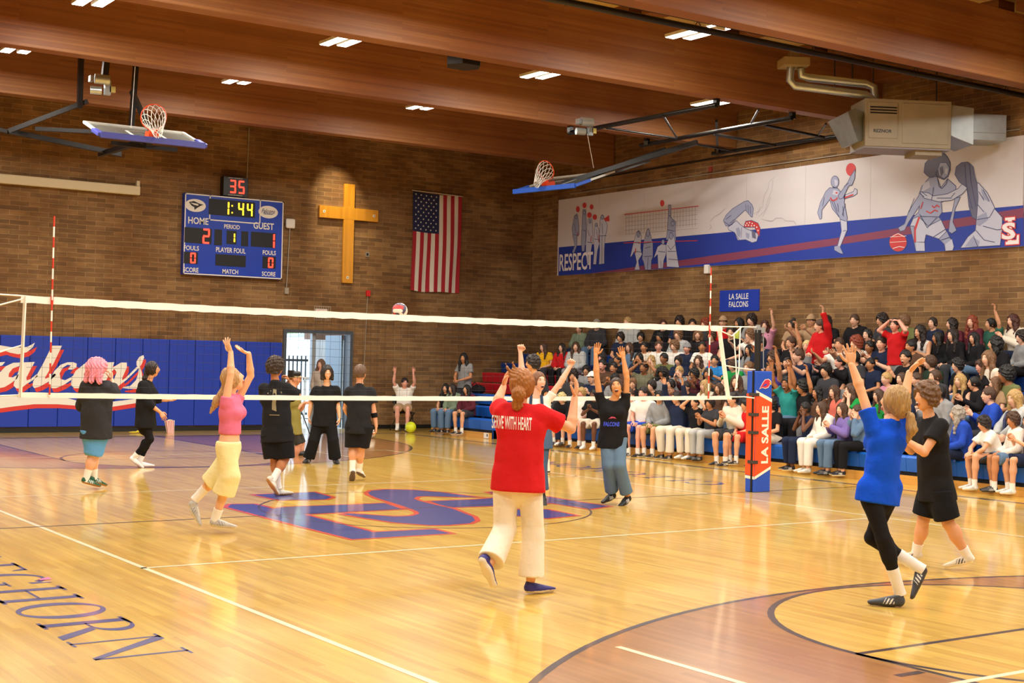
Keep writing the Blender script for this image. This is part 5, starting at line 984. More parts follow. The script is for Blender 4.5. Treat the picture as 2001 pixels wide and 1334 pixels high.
# 1 red shirt, seen from behind ------------------------------------------------
G = gnd(1040, 1160)
J = joints(G, 12, 18, 4, head=(1021, 754, .0), neck=(1015, 794, 0), shL=(981, 806, .03), shR=(1056, 807, -.02), elL=(970, 790, .24), wrL=(984, 755, .34), elR=(1116, 838, .12), wrR=(1123, 776, .2),
           hipL=(989, 933, 0), hipR=(1035, 933, 0), knL=(988, 1034, .02), anL=(957, 1100, -.22), knR=(1041, 1044, .03), anR=(1037, 1133, 0))
J['hlL'] = hitp(937, 1092, G, -.30); J['toL'] = hitp(964, 1147, G, -.24); J['upL'] = unit(NF*.75+NR*.45-Z_*.1)
foot(J, 'R', 62)
ax_ = unit((J['shL']+J['shR']-J['hipL']-J['hipR']))
hp = [elli(J['head']+J['hR']@V(-.012, 0, .02), V(.112, .096, .122), J['hR']), elli(J['head']+J['hR']@V(-.115, -.005, -.055), V(.05, .056, .062), J['hR'], .012), elli(J['head']+J['hR']@V(-.10, .01, -.13), V(.035, .045, .05), J['hR'], .015), cone(J['head']+J['hR']@V(-.05, .07, .09), J['head']+J['hR']@V(-.05, .12, .17), .02, .005, .02), cone(J['head']+J['hR']@V(-.02, .05, .10), J['head']+J['hR']@V(-.03, .07, .19), .02, .004, .02),
      ('n', lambda Q: .0022*(np.sin(Q[:, 2]*150+6*np.sin(Q[:, 0]*40))+np.sin(Q[:, 0]*170+4*np.sin(Q[:, 2]*60)))), ('s', J['head']+J['hR']@V(.13, 0, -.04), V(.09, .085, .10), J['hR'], .01)]
t, P, so = player('person seen from behind in red SERVE WITH HEART shirt and white flared trousers', J, '#E0A880', hp, '#A8682C', 'closed',
    ('#D01E22', shirtprims(J, 1.0, .028, .62, -.10, 0, .085, .006), 'shirt'), ('#F2E6CE', pantprims(J, 1.0, .098, .085, .098, 1.93, .004, .0), 'trousers'), ('#2E2A78', '#E8DCC4', '#2E2A78', '#2E2A78'), G, 1.0, 0, .009,
    dict(L=(unit(NR*.25+Z_+NF*.1), -NF*.3+NR, 1, .28, .2), R=(unit(NR*.18+Z_), -NR*.8+NF*.3, -1, .12, .28)))
decal(P, so, 'SERVE WITH HEART', hitp(1000, 826, G, -.1), unit(NR*.98+V(0, 0, -.03)), Z_, .098, mat('print_white', '#F2E8DE', rough=.7), 'shirt_print', .30, bold=.02)
# 2 blue shirt ------------------------------------------------------------------
G = gnd(1745, 1184)
J = joints(G, -38, -50, 12, head=(1748, 786, 0), neck=(1743, 821, 0), shL=(1706, 836, -.04), shR=(1770, 832, .10), elL=(1682, 762, .02), wrL=(1664, 712, .05), elR=(1768, 778, .12), wrR=(1777, 728, .16),
           hipL=(1697, 957, -.04), hipR=(1740, 957, .08), knL=(1726, 1052, -.08), anL=(1755, 1146, -.03), knR=(1704, 1050, .12), anR=(1790, 1105, .05))
foot(J, 'L', -78)
J['hlR'] = hitp(1815, 1112, G, .05); J['toR'] = hitp(1789, 1166, G, .0); J['upR'] = unit(-NR*.85-Z_*.15+NF*.1)
H = J['hR']; hq = lambda *a: J['head']+H@V(*a)
hp = [elli(hq(-.010, 0, .018), V(.108, .092, .120), H), elli(hq(-.06, 0, -.03), V(.07, .075, .08), H, .02), cone(hq(-.10, 0, -.055), hq(-.145, 0, -.075), .024, .026, .01), cone(hq(-.145, 0, -.075), hq(-.175, -.0, -.16), .034, .042, .015), cone(hq(-.175, 0, -.16), hq(-.165, .0, -.26), .040, .012, .015), ('n', lambda Q: .0028*np.sin((Q@NR)*190+3*np.sin(Q[:, 2]*30))), ('s', hq(.13, 0, -.03), V(.09, .085, .098), H, .01)]
t, P, so = player('person in plain bright blue shirt and black leggings with both arms raised', J, '#E8B084', hp, '#B08B55', 'open',
    ('#1050D8', shirtprims(J, .90, .020, .48, -.10, 1, .080, .006), 'shirt'), ('#1C1A1C', pantprims(J, .93, .088, .058, .046, 1.66, .001, .02, .160, True), 'leggings'), ('#3F434B', '#3A3A40', '#E8E4D8', '#3F434B'), G, .91, 1, .009,
    dict(L=(unit(-NR*.1+Z_), -NF*.6-NR*.3, 1, .05, .32), R=(unit(NR*.65+Z_*.8), -Z_*.6+NR*.6-NF*.5, 1, .12, .05)), socks=('#EDE8E0', .15))
mb = MB(); mb.tube([hq(-.118, .028*math.cos(a), -.062+.026*math.sin(a)) for a in np.linspace(0, 6.28, 12)], .007, 6); P(mb, 'hair_tie', cloth('#5A3A30'))
# 3 black tee, celebrating boy ----------------------------------------------------
G = gnd(1862, 1112)
J = joints(G, -112, -106, 6, head=(1810, 777, -.02), neck=(1816, 815, 0), shL=(1839, 832, -.14), shR=(1798, 830, .16), elL=(1806, 884, -.20), wrL=(1771, 860, -.14), elR=(1780, 880, .25), wrR=(1765, 862, .2),
           hipL=(1838, 955, -.07), hipR=(1822, 955, .10), knL=(1853, 1022, -.08), anL=(1889, 1083, -.05), knR=(1804, 1016, .12), anR=(1791, 1076, .18))
foot(J, 'L', -72, 1, 14); foot(J, 'R', -75, 1, 4); J['hlR'][2] = max(J['hlR'][2], .01)
t, P, so = player('person in black T-shirt and black shorts laughing beside the blue shirted player', J, '#DDA276', 'curly', '#6B4A2C', 'open',
    ('#1D1C1E', shirtprims(J, .94, .034, .55, -.10, 0, .092, .006), 'shirt'), ('#17171A', pantprims(J, .95, .115, .118, .1, .86, .005, .0), 'shorts'), ('#D9CDB4', '#EFE6D2', '#3A3530', '#D9CDB4'), G, 1.0, 0, .009,
    dict(L=(unit(-NR+Z_*.25), Z_*-.3-NF, -1, .3, .1), R=(unit(-NR), Z_-NF*.2, 1, .4)), socks=('#F0EAE0', .07), hs=1.02)
wp = mat('print_white')
decal(P, so, 'N', hitp(1803, 848, G, -.2), dirv(-60), Z_, .035, wp, 'shirt_logo', .06, shear=.3)
# 4 black FALCONS tee, facing camera ---------------------------------------------------
G = gnd(1216, 986)
J = joints(G, 176, 190, 16, 8, head=(1205, 757, -.03), neck=(1199, 782, 0), shR=(1174, 790, 0), shL=(1222, 790, 0), elR=(1166, 735, -.03), wrR=(1164, 693, -.02), elL=(1225, 738, -.03), wrL=(1218, 700, -.02),
           hipR=(1184, 856, 0), hipL=(1211, 856, 0), knR=(1190, 910, -.08), anR=(1196, 962, .08), knL=(1210, 910, -.12), anL=(1226, 968, 0))
foot(J, 'L', 215, 1, 16); foot(J, 'R', 225, 1, 14)
t, P, so = player('laughing person in black FALCONS T-shirt and blue jeans with arms raised', J, '#D0925E', 'pulled', '#3A241A', 'open',
    ('#19181A', shirtprims(J, .96, .022, .45, -.12, 1, .078, .005), 'shirt'), ('#5F7890', pantprims(J, .96, .098, .088, .088, 1.92, .005, .02), 'jeans'), ('#1B1A1A', '#1E1C1B', '#E9E6DE', '#1B1A1A'), G, .95, 1, .010,
    dict(L=(unit(-NR*.25+Z_), -NF+NR*.2, 1, .1, .12), R=(unit(NR*.18+Z_), -NF-NR*.2, -1, .1, .12)))
decal(P, so, 'FALCONS', hitp(1196, 829, G, -.2), unit(NR), Z_, .055, mat('print_blue', '#3A50D8', rough=.6), 'shirt_print', .20, bold=.04, shear=.15)
decal(P, so, '', hitp(1197, 817, G, -.2), NR, Z_, 0, mat('print_pink', '#C84A78', rough=.6), 'shirt_logo', polys=[[(-.05, -.012), (.01, .0), (.055, -.008), (.03, .014), (-.01, .018)]])
# 5 denim overalls -----------------------------------------------------------------------
G = gnd(1062, 985)
J = joints(G, 165, 150, 6, head=(1053, 746, -.02), neck=(1047, 778, 0), shR=(1029, 786, 0), shL=(1068, 784, 0), elR=(1020, 730, .02), wrR=(1017, 688, .02), elL=(1094, 749, .0), wrL=(1114, 716, .02),
           hipR=(1040, 858, 0), hipL=(1061, 858, 0), knR=(1040, 915, .06), anR=(1043, 955, .12), knL=(1056, 914, -.02), anL=(1060, 960, .02))
foot(J, 'L', 170, 1, 30); foot(J, 'R', 170)
den = shirtprims(J, .95, .030, 0, -.12, 0, .07, .004, 1); axs = unit(J['shL']+J['shR']-J['hipL']-J['hipR']); midp = (J['shL']+J['shR'])/2
den = den+[('p', midp-axs*.13, axs, .008)]
t, P, so = player('cheering person in denim overalls and white T-shirt with both fists raised', J, '#EAB79A', 'pulled', '#7A4E30', 'open',
    ('#EDE6DA', shirtprims(J, .95, .018, .5, -.06, 1, .078, .004), 'shirt'), ('#4E6682', pantprims(J, .98, .10, .088, .082, 1.93, .005, .10), 'overalls_legs'), ('#1B1A1A', '#E9E6DE', '#E9E6DE', '#1B1A1A'), G, .96, 1, .010,
    dict(L=(unit(NR*.4+Z_), -NF, 1, 1.0), R=(unit(Z_), -NF, -1, 1.0)))
mb = MB(); addnets(mb, den, .011); P(mb, 'overalls_bib', cloth('#4E6682'))
mb = MB()
for a, b in (((1036, 792), (1038, 771)), ((1060, 790), (1058, 770))): mb.rail(hitp(a[0], a[1]+8, G, -.17), hitp(b[0], b[1]+2, G, -.06), .035, .012)
P(mb, 'overalls_strap', cloth('#2E3A4E'))
# 6 dark haired player behind -------------------------------------------------------------
G = gnd(1066, 926)
J = joints(G, -120, -100, 4, head=(1041, 711, 0), neck=(1047, 737, 0), shR=(1030, 746, .1), shL=(1062, 746, -.1), elR=(1026, 778, .15), wrR=(1020, 806, .1), elL=(1066, 780, -.12), wrL=(1058, 808, -.15),
           hipR=(1046, 823, .08), hipL=(1060, 823, -.08), knR=(1046, 868, .1), anR=(1047, 912, .1), knL=(1066, 868, -.04), anL=(1069, 912, 0))
foot(J, 'L', -120); foot(J, 'R', -120)
player('dark haired player standing mostly hidden behind the overalls and red shirt', J, '#D9A070', 'curly', '#20140F', 'closed', ('#2A2A30', shirtprims(J, 1.03, .03, .55, -.1, 0, .085), 'shirt'), ('#1B1B1E', pantprims(J, 1.0, .115, .11, .1, .95), 'shorts'), ('#1B1A1A', '#E9E6DE', '#E9E6DE', '#1B1A1A'), G, 1.0, 0, .013,
       dict(L=(-Z_, NR*-1, 1), R=(-Z_, NR, -1)), socks=('#EDE8E0', .12))
# 7 pink crop top ---------------------------------------------------------------------------
G = gnd(424, 1040)
J = joints(G, 88, 72, 28, head=(455, 741, 0), neck=(447, 768, 0), shR=(441, 787, -.13), shL=(464, 781, .13), elR=(451, 729, -.12), wrR=(451, 688, -.08), elL=(490, 734, .14), wrL=(486, 691, .08),
           hipR=(441, 874, -.08), hipL=(454, 873, .08), knL=(425, 928, .07), anL=(388, 968, .08), knR=(449, 930, -.08), anR=(421, 1012, -.02))
J['upR'] = None
foot(J, 'R', 82, 1, 6); J['hlL'] = hitp(366, 984, G, .08); J['toL'] = hitp(385, 1022, G, .03); J['upL'] = unit(NR*.8+Z_*.3-NF*.1)
H = J['hR']; hq = lambda *a, c=J['head'], H=H: c+H@V(*a)
hp = [elli(hq(-.012, 0, .018), V(.104, .088, .118), H), cone(hq(-.09, 0, -.03), hq(-.13, 0, -.03)-Z_*.06, .045, .042, .02)]
p0 = hq(-.13, 0, -.03)-Z_*.06; hp += [cone(p0, hitp(425, 783, G, -.03), .042, .048, .02), cone(hitp(425, 783, G, -.03), hitp(411, 806, G, -.03), .046, .012, .02), ('n', lambda Q: .003*np.sin((Q@NR)*170+4*np.sin(Q[:, 2]*25))), ('s', hq(.125, 0, -.035), V(.088, .085, .098), H, .01), ('s', hq(.05, 0, -.10), V(.06, .1, .05), H, .01)]
t, P, so = player('laughing person in pink cropped top and cream cropped trousers reaching up', J, '#E8B48C', hp, '#C39A68', 'open',
    ('#DC7292', shirtprims(J, .90, .008, .20, .13, 1, .070, .003), 'cropped_top'), ('#EFE3A8', pantprims(J, .95, .098, .108, .116, 1.42, .006, .06), 'cropped_trousers'), ('#B9B5AC', '#D9D4C8', '#8A867E', '#DAD6CC'), G, .92, 1, .009,
    dict(L=(unit(-NR*.85+Z_*.35), Z_, 1, .12, .1), R=(unit(-NR*.45+Z_), NF*.3+NR*.4-Z_*.2, -1, .08, .35)), socks=('#F0ECE2', .10))
# 8 man with camera (back) ----------------------------------------------------------------------
G = gnd(548, 969)
J = joints(G, 24, 50, 0, head=(538, 719, 0), neck=(538, 746, 0), shL=(516, 759, .04), shR=(560, 760, -.02), elL=(522, 792, .28), wrL=(560, 752, .36), elR=(584, 776, .12), wrR=(566, 746, .22),
           hipL=(528, 848, .02), hipR=(556, 848, -.01), knL=(536, 893, .03), anL=(543, 945, .05), knR=(557, 896, .0), anR=(536, 932, -.14))
foot(J, 'L', 55); J['hlR'] = hitp(519, 936, G, -.22); J['toR'] = hitp(545, 973, G, -.16); J['upR'] = unit(NR*.65+NF*.5+Z_*.2)
t, P, so = player('person from behind in black printed T-shirt and shorts holding a camera to the face', J, '#B87A50', 'curly', '#3A2A1E', 'closed',
    ('#202022', shirtprims(J, .99, .04, .72, -.10, 0, .105, .007), 'shirt'), ('#19191B', pantprims(J, 1.05, .115, .120, .1, .98, .006, .0), 'shorts'), ('#C9C2B2', '#B4824A', '#E8E4DA', '#C9C2B2'), G, 1.04, 0, .010,
    dict(L=(unit(NR*.3+Z_*.6), NF*-.2+NR, 1, .6), R=(unit(Z_*.9-NR*.5), -NR-NF*.1, -1, .6)), socks=('#F0ECE2', .11))
decal(P, so, '', hitp(534, 785, G, -.2), NR, Z_, 0, mat('print_cream', '#8E8462', rough=.7), 'shirt_print', polys=[[(-.03, -.10), (.03, -.12), (.02, -.02), (.03, .06), (.02, .15), (-.025, .16), (-.02, .04), (-.03, -.02)], [(-.10, .10), (-.08, .09), (-.085, .115)], [(.07, .12), (.09, .10), (.085, .13)], [(-.06, .14), (-.05, .12), (-.045, .14)], [(-.06, -.17), (.07, -.17), (.07, -.16), (-.06, -.16)]])
c = hitp(569, 730, G, .30); t2 = thing('camera', 'black camera held to the eye by the dark shirted person', 'camera', c); Q = W_(t2); mb = MB(); mb.obox(c, NR*.035, NF*.07, Z_*.045); Q(mb, 'camera_body', blk, bev=.006); mb = MB(); mb.tube([c, c+dirv(50)*.12], [.033, .036], 14); Q(mb, 'lens', blk)
# 9 pink wig ------------------------------------------------------------------------------------------
G = gnd(178, 956)
J = joints(G, 12, 62, -5, head=(191, 719, 0), neck=(189, 744, 0), shL=(170, 756, .0), shR=(209, 757, -.02), elL=(160, 793, .12), wrL=(190, 800, .22), elR=(222, 768, .04), wrR=(218, 741, .16),
           hipL=(177, 840, 0), hipR=(198, 840, 0), knL=(184, 886, .04), anL=(184, 930, .10), knR=(182, 888, .0), anR=(169, 932, -.02))
foot(J, 'R', 55, 1, 16); foot(J, 'L', 45, 1, 18)
H = J['hR']; hq = lambda *a, c=J['head'], H=H: c+H@V(*a)
hp = [elli(hq(-.015, 0, .015), V(.140, .125, .130), H)]
for yy, xx in ((.08, .0), (-.08, .0), (.06, -.06), (-.06, -.06), (0, -.09)): hp.append(cone(hq(xx, yy, .0), hq(xx*1.6, yy*1.7, -.0)-Z_*.17, .06, .035, .03))
hp += [('n', lambda Q: .0055*np.sin((Q@NR)*150+5*np.sin(Q[:, 2]*28))), ('s', hq(.145, 0, -.06), V(.09, .07, .11), H, .01)]
player('person with bright pink hair in charcoal top and light blue shorts', J, '#E8B090', hp, '#F797AA', 'closed', ('#333336', shirtprims(J, .98, .045, 1.5, -.11, 0, .11, .007), 'long_sleeve_top'), ('#5FA0DC', pantprims(J, 1.0, .115, .118, .1, 1.0, .005, .0), 'shorts'), ('#1F5A40', '#A87A44', '#E8ECE4', '#1F5A40'), G, 1.05, 0, .011,
       dict(L=(unit(NR), Z_*-.5, 1, .4), R=(unit(Z_-NR*.1), NF*.2-NR, -1, .5)), socks=('#F0ECE2', .10))
# 10 person walking right ---------------------------------------------------------------------------------
G = gnd(276, 913)
J = joints(G, 86, 80, 8, head=(298, 722, 0), neck=(290, 743, 0), shR=(280, 753, -.13), shL=(290, 752, .13), elR=(290, 788, -.16), wrR=(313, 805, -.12), elL=(306, 779, .14), wrL=(327, 782, .16),
           hipR=(282, 824, -.08), hipL=(285, 824, .08), knR=(293, 858, -.08), anR=(263, 892, -.06), knL=(292, 855, .07), anL=(274, 898, .06))
foot(J, 'L', 84); foot(J, 'R', 75, 1, 35)
H = J['hR']; hq = lambda *a, c=J['head'], H=H: c+H@V(*a)
hp = [elli(hq(-.01, 0, .018), V(.104, .09, .118), H), cone(hq(-.08, 0, -.02), hq(-.115, 0, -.06)-Z_*.05, .045, .045, .02), cone(hq(-.115, 0, -.06)-Z_*.05, hq(-.11, 0, -.07)-Z_*.17, .045, .02, .02), ('n', lambda Q: .005*np.sin(Q[:, 2]*70+4*np.sin((Q@NR)*60))), ('s', hq(.125, 0, -.035), V(.088, .085, .098), H, .01)]
player('person in loose black top and black leggings with white shoes walking by the padding', J, '#D69A70', hp, '#2A1C14', 'closed', ('#1B1B1D', shirtprims(J, 1.0, .05, 1.45, -.09, 0, .09, .007), 'loose_top'), ('#161517', pantprims(J, .98, .088, .058, .044, 1.85, .001, .02, .160, True), 'leggings'), ('#F0EEE8', '#F4F2EC', '#F0EEE8', '#F0EEE8'), G, .95, 0, .012,
       dict(L=(unit(NR), Z_, 1, .2), R=(unit(NR*.6-Z_*.8), NF*.2+Z_*.2-NR*.3, -1, .25)), socks=('#F4F0EA', .07))
# 11 player in black facing us ------------------------------------------------------------------------------
G = gnd(628, 905)
J = joints(G, 172, 160, 6, head=(639, 729, -.04), neck=(638, 753, 0), shR=(618, 762, 0), shL=(657, 762, 0), elR=(608, 788, .02), wrR=(604, 812, 0), elL=(660, 790, .03), wrL=(663, 815, -.02),
           hipR=(624, 821, 0), hipL=(644, 821, 0), knR=(613, 860, -.06), anR=(603, 897, 0), knL=(651, 860, -.06), anL=(655, 897, 0))
foot(J, 'R', 195); foot(J, 'L', 160)
player('smiling person all in black facing the camera in front of the doorway', J, '#E4AE88', 'bob', '#241813', 'smile', ('#1A191B', shirtprims(J, .98, .04, .8, -.10, 0, .092, .006), 'shirt'), ('#161618', pantprims(J, 1.0, .105, .09, .098, 1.94, .004, .0), 'trousers'), ('#222022', '#2A2828', '#D0CCC4', '#222022'), G, .98, 0, .012,
       dict(L=(-Z_, -NR, 1, .3), R=(-Z_, NR, -1, .3)))
# 12 black tee and shorts from behind --------------------------------------------------------------------------
G = gnd(694, 940)
J = joints(G, 10, 22, 0, head=(704, 730, 0), neck=(703, 752, 0), shL=(682, 764, 0), shR=(724, 764, 0), elL=(675, 798, .08), wrL=(683, 815, .24), elR=(730, 803, .02), wrR=(735, 833, .02),
           hipL=(690, 832, 0), hipR=(713, 832, 0), knL=(690, 874, .04), anL=(692, 918, .06), knR=(706, 874, .02), anR=(702, 915, .16))
J['hlL'] = hitp(690, 921, G, -.08); J['toL'] = hitp(687, 941, G, .0); J['upL'] = unit(NF*.9+Z_*.3); J['anL'] = hitp(689, 913, G, 0); foot(J, 'R', 20, 1, 20)
t, P, so = player('person from behind in black T-shirt and knee length shorts with black elbow band', J, '#DDA27C', 'short', '#6A4E36', 'closed', ('#242426', shirtprims(J, .96, .03, .6, -.11, 0, .092, .006), 'shirt'), ('#1B1B1E', pantprims(J, 1.02, .118, .115, .1, .98, .005, .0), 'shorts'), ('#E4DED2', '#5A4638', '#E4DED2', '#E4DED2'), G, 1.03, 0, .011,
       dict(L=(unit(NR*.3-Z_), NR, 1, .5), R=(-Z_, -NR, -1, .5)), socks=('#F0ECE2', .10))
a_, b_ = J['elR'], J['wrR']; mb = MB(); mb.tube([a_+(b_-a_)*.12, a_+(b_-a_)*.42], .046, 12); P(mb, 'elbow_band', cloth('#121214'))
# 13 olive photographer, 14 person in doorway
G = V(*hit(590, 800, 1, 8.2)[:2], 0)
J = joints(G, 70, 80, 0, head=(577, 741, 0), neck=(574, 762, 0), shR=(566, 772, -.12), shL=(576, 772, .12), elR=(578, 800, -.1), wrR=(592, 788, .0), elL=(588, 800, .14), wrL=(596, 786, .1), hipR=(572, 838, -.08), hipL=(576, 838, .08), knR=(584, 868, -.08), anR=(576, 900, -.05), knL=(590, 866, .08), anL=(586, 898, .05))
for s in 'LR': foot(J, s, 80)
player('person in olive shirt and pale cap crouching behind the camera holder', J, '#D99A78', 'cap', '#C9B48C', 'closed', ('#8A8040', shirtprims(J, 1.0, .03, .7, -.1), 'shirt'), ('#3A3A34', pantprims(J), 'trousers'), ('#2A2A2A',)*4, G, 1.0, 0, .014, dict(L=(NR, Z_, 1, .5), R=(NR, Z_, -1, .5)))
G = V(*hit(627, 800, 1, 15.0)[:2], 0); k_ = 2700/((G-CP)@CF); yb = proj(G)[1]
jj = lambda x, z: (627+x*k_, yb-z*k_)
J = joints(G, 190, 200, 5, head=jj(0, 1.55), neck=jj(0, 1.40), shR=jj(-.15, 1.34), shL=jj(.15, 1.34), elR=jj(-.19, 1.08), wrR=jj(-.18, .85), elL=jj(.19, 1.08), wrL=jj(.18, .85), hipR=jj(-.08, .88), hipL=jj(.08, .88), knR=jj(-.09, .48), anR=jj(-.1, .08), knL=jj(.09, .48), anL=jj(.1, .08))
for s in 'LR': foot(J, s, 190)
player('long haired person in taupe top standing inside the doorway behind the black clothed player', J, '#D9A58A', 'long', '#6A4A34', 'closed', ('#A89A8C', shirtprims(J, .98, .03, 1.9, -.1), 'top'), ('#3A4250', pantprims(J, 1, .095, .07, .06, 1.95), 'trousers'), ('#3A3632',)*4, G, .95, 0, .015, dict(L=(-Z_, -NR, 1), R=(-Z_, NR, -1)))
# ================================================================== THE CROWD
def P3(x, y, z): return V(x, y, z)
def posej(name, hy=0):
    st = name.startswith('st'); arm = name.split('_')[1] if '_' in name else name; lean = .16 if arm == 'lean' else (.05 if not st else .02)
    if st: hz, nz, hx = .45, .96, .06
    else: hz, nz, hx = .10, (.50 if arm == 'lean' else .565), 0
    J = dict(fwd=V(1, 0, 0)); nx = hx+lean+.0; J['neck'] = V(nx+.01, 0, nz)
    for s, k in (('L', 1), ('R', -1)):
        J['hip'+s] = V(hx, .088*k, hz); J['sh'+s] = V(nx-.01, .165*k, nz-.055)
        if st: J['kn'+s] = V(hx+.03, .10*k, .02); J['an'+s] = V(hx-.02, .11*k, -.35)
        else: J['kn'+s] = V(.42, .125*k, .10); J['an'+s] = V(.39+.03*k, .12*k, -.345)
        z, x = nz-.055, nx
        el, wr = {'lap': ((.05, .235, -.25), (.25, .07, -.33)), 'clap': ((.10, .24, -.23), (.30, .035, -.10)), 'head': ((.10, .32, .10), (.06, .11, .27)), 'up': ((.10, .25, .20), (.16, .22, .45)), 'reach': ((.20, .25, -.10), (.42, .22, .02)), 'face': ((.18, .17, -.20), (.13, .075, .06)), 'lean': ((.17, .20, -.22), (.26, .05, -.32)), 'down': ((.0, .22, -.27), (.05, .22, -.52)), 'one': ((.10, .25, .2) if k > 0 else (.05, .235, -.25), (.2, .24, .44) if k > 0 else (.25, .07, -.33))}[arm]
        J['el'+s] = V(x+el[0], el[1]*k, z+el[2]); J['wr'+s] = V(x+wr[0], wr[1]*k, z+wr[2])
    p = -6 if arm == 'lean' else 3; a = math.radians(hy); J['head'] = J['neck']+V(.035*math.cos(a)+.01, .035*math.sin(a), .130 if arm != 'lean' else .115); J['hR'] = frame(V(math.cos(a), math.sin(a), math.sin(math.radians(p)))); J['arm'] = arm; return J
_CB, _CC = {}, {}
def mesh_of(mb, name, n):
    me = bpy.data.meshes.new(name); me.from_pydata(mb.v, [], mb.f)
    for k in range(n): me.materials.append(wht)
    me.polygons.foreach_set('material_index', mb.m); me.polygons.foreach_set('use_smooth', mb.sm); me.update(); return me
def crowd_body(pose, mouth, hy):
    k = (pose, mouth, hy)
    if k not in _CB:
        J = posej(pose, hy); mb = MB(); addnets(mb, bodyprims(J, .96), .017); put_head(mb, mouth, J['head'], J['hR'], .99)
        for s, q in (('L', 1), ('R', -1)):
            f = unit(J['wr'+s]-J['el'+s]); arm = J['arm']
            if arm in ('head',): d, pn = V(.2, -q*1.0, .25), V(0, 0, -1)
            elif arm in ('up', 'one') and f[2] > .3: d, pn = V(.15, q*.05, 1), V(.8, -q*.4, 0)
            elif arm == 'face': d, pn = V(-.15, -q*.1, 1), V(-.4, -q, 0)
            elif arm == 'clap': d, pn = V(.6, -q*.1, .7), V(0, -q, 0)
            elif arm == 'reach': d, pn = V(.9, q*.1, .45), V(0, -q*.6, .8)
            elif arm == 'down': d, pn = V(.1, 0, -1), V(0, -q, 0)
            else: d, pn = V(.5, -q*.7, -.1), V(0, 0, -1)
            hand(mb, J['wr'+s], d, pn, -q if f[2] > .3 or arm == 'face' else -q, .28, .25 if arm in ('up', 'reach', 'one') else .1, 5)
        _CB[k] = (mesh_of(mb, 'body', 5), J)
    return _CB[k]
def crowd_cloth(pose, kind):
    k = (pose, kind)
    if k not in _CC:
        J = posej(pose); mb = MB()
        if kind == 'tee': q = shirtprims(J, 1.0, .028, .60, -.06, 0, .082, .006, hips=0)
        elif kind == 'tank': q = shirtprims(J, .94, .012, 0, -.06, 0, .082, .004, hips=0)
        elif kind == 'long': q = shirtprims(J, 1.02, .036, 1.95, -.06, 0, .084, .008, hips=0)
        elif kind == 'hood': q = shirtprims(J, 1.03, .04, 1.95, -.06, 0, .088, .009, hips=0); q.insert(5, cone(J['neck']+V(-.05, .045, .0), J['neck']+V(-.05, -.045, .0), .052, .052, .03))
        elif kind == 'pants': q = pantprims(J, 1.0, .100, .080, .078, 1.90, .004, .13)
        elif kind == 'shorts': q = pantprims(J, 1.0, .112, .105, .1, .88, .005, .13)
        addnets(mb, q, .017); _CC[k] = mesh_of(mb, kind, 1)
    return _CC[k]
HC = dict(bl='#0B0908', db='#22150E', br='#4E3320', lb='#7C5838', bd='#BF9A5E', rd='#8A3A1C', au='#4A2218', gy='#A39A8C', pl='#D9C68A')
HN = dict(bl='black', db='dark brown', br='brown', lb='light brown', bd='blond', rd='ginger', au='auburn', gy='grey', pl='bleached blond')
SK = dict(a='#E6B394', b='#D9A07A', c='#C08358', d='#A06A44', e='#6B432C', f='#E3A38C')
SN = dict(short='short', fringe='fringed', curly='curly', afro='big curly', long='long', longwavy='long wavy', bob='bobbed', pulled='tied back', bun='bun of', cap='cap over', beanie='beanie over')
CN = dict(black='#18171A', white='#E8E2D8', grey='#8C8C8C', lightgrey='#B4B5B2', navy='#1E2740', red='#C01A1E', yellow='#E8B01A', sage='#7A8A72', olive='#6A6E44', darkgreen='#27382A', green='#1F8A40', teal='#2A8A84', blue='#2A80C8', royal='#2448B0', denim='#5E7894', tan='#A88A68', cream='#DDD2BE', maroon='#5A2430', pink='#C98AA0', coral='#D8705E', purple='#7A68A8', violet='#4A3A8A', charcoal='#3A3A3E', camo='#77745C', brown='#5A4030', forest='#2C5A4A', lime='#C8D05A')
KN = dict(tee='T-shirt', tank='sleeveless top', long='long sleeves', hood='hoodie')
PN = dict(lap='', clap=' clapping', head=', hands on head', up=', arms raised', reach=' reaching forward', face=', hands on face', lean=' leaning forward', down='', one=' raising one hand')
ROWN = ['in the front row', 'in the second row', 'in the third row', 'in the fourth row', 'in the fifth row', 'in the sixth row', 'in the top row']
CAPC = {}
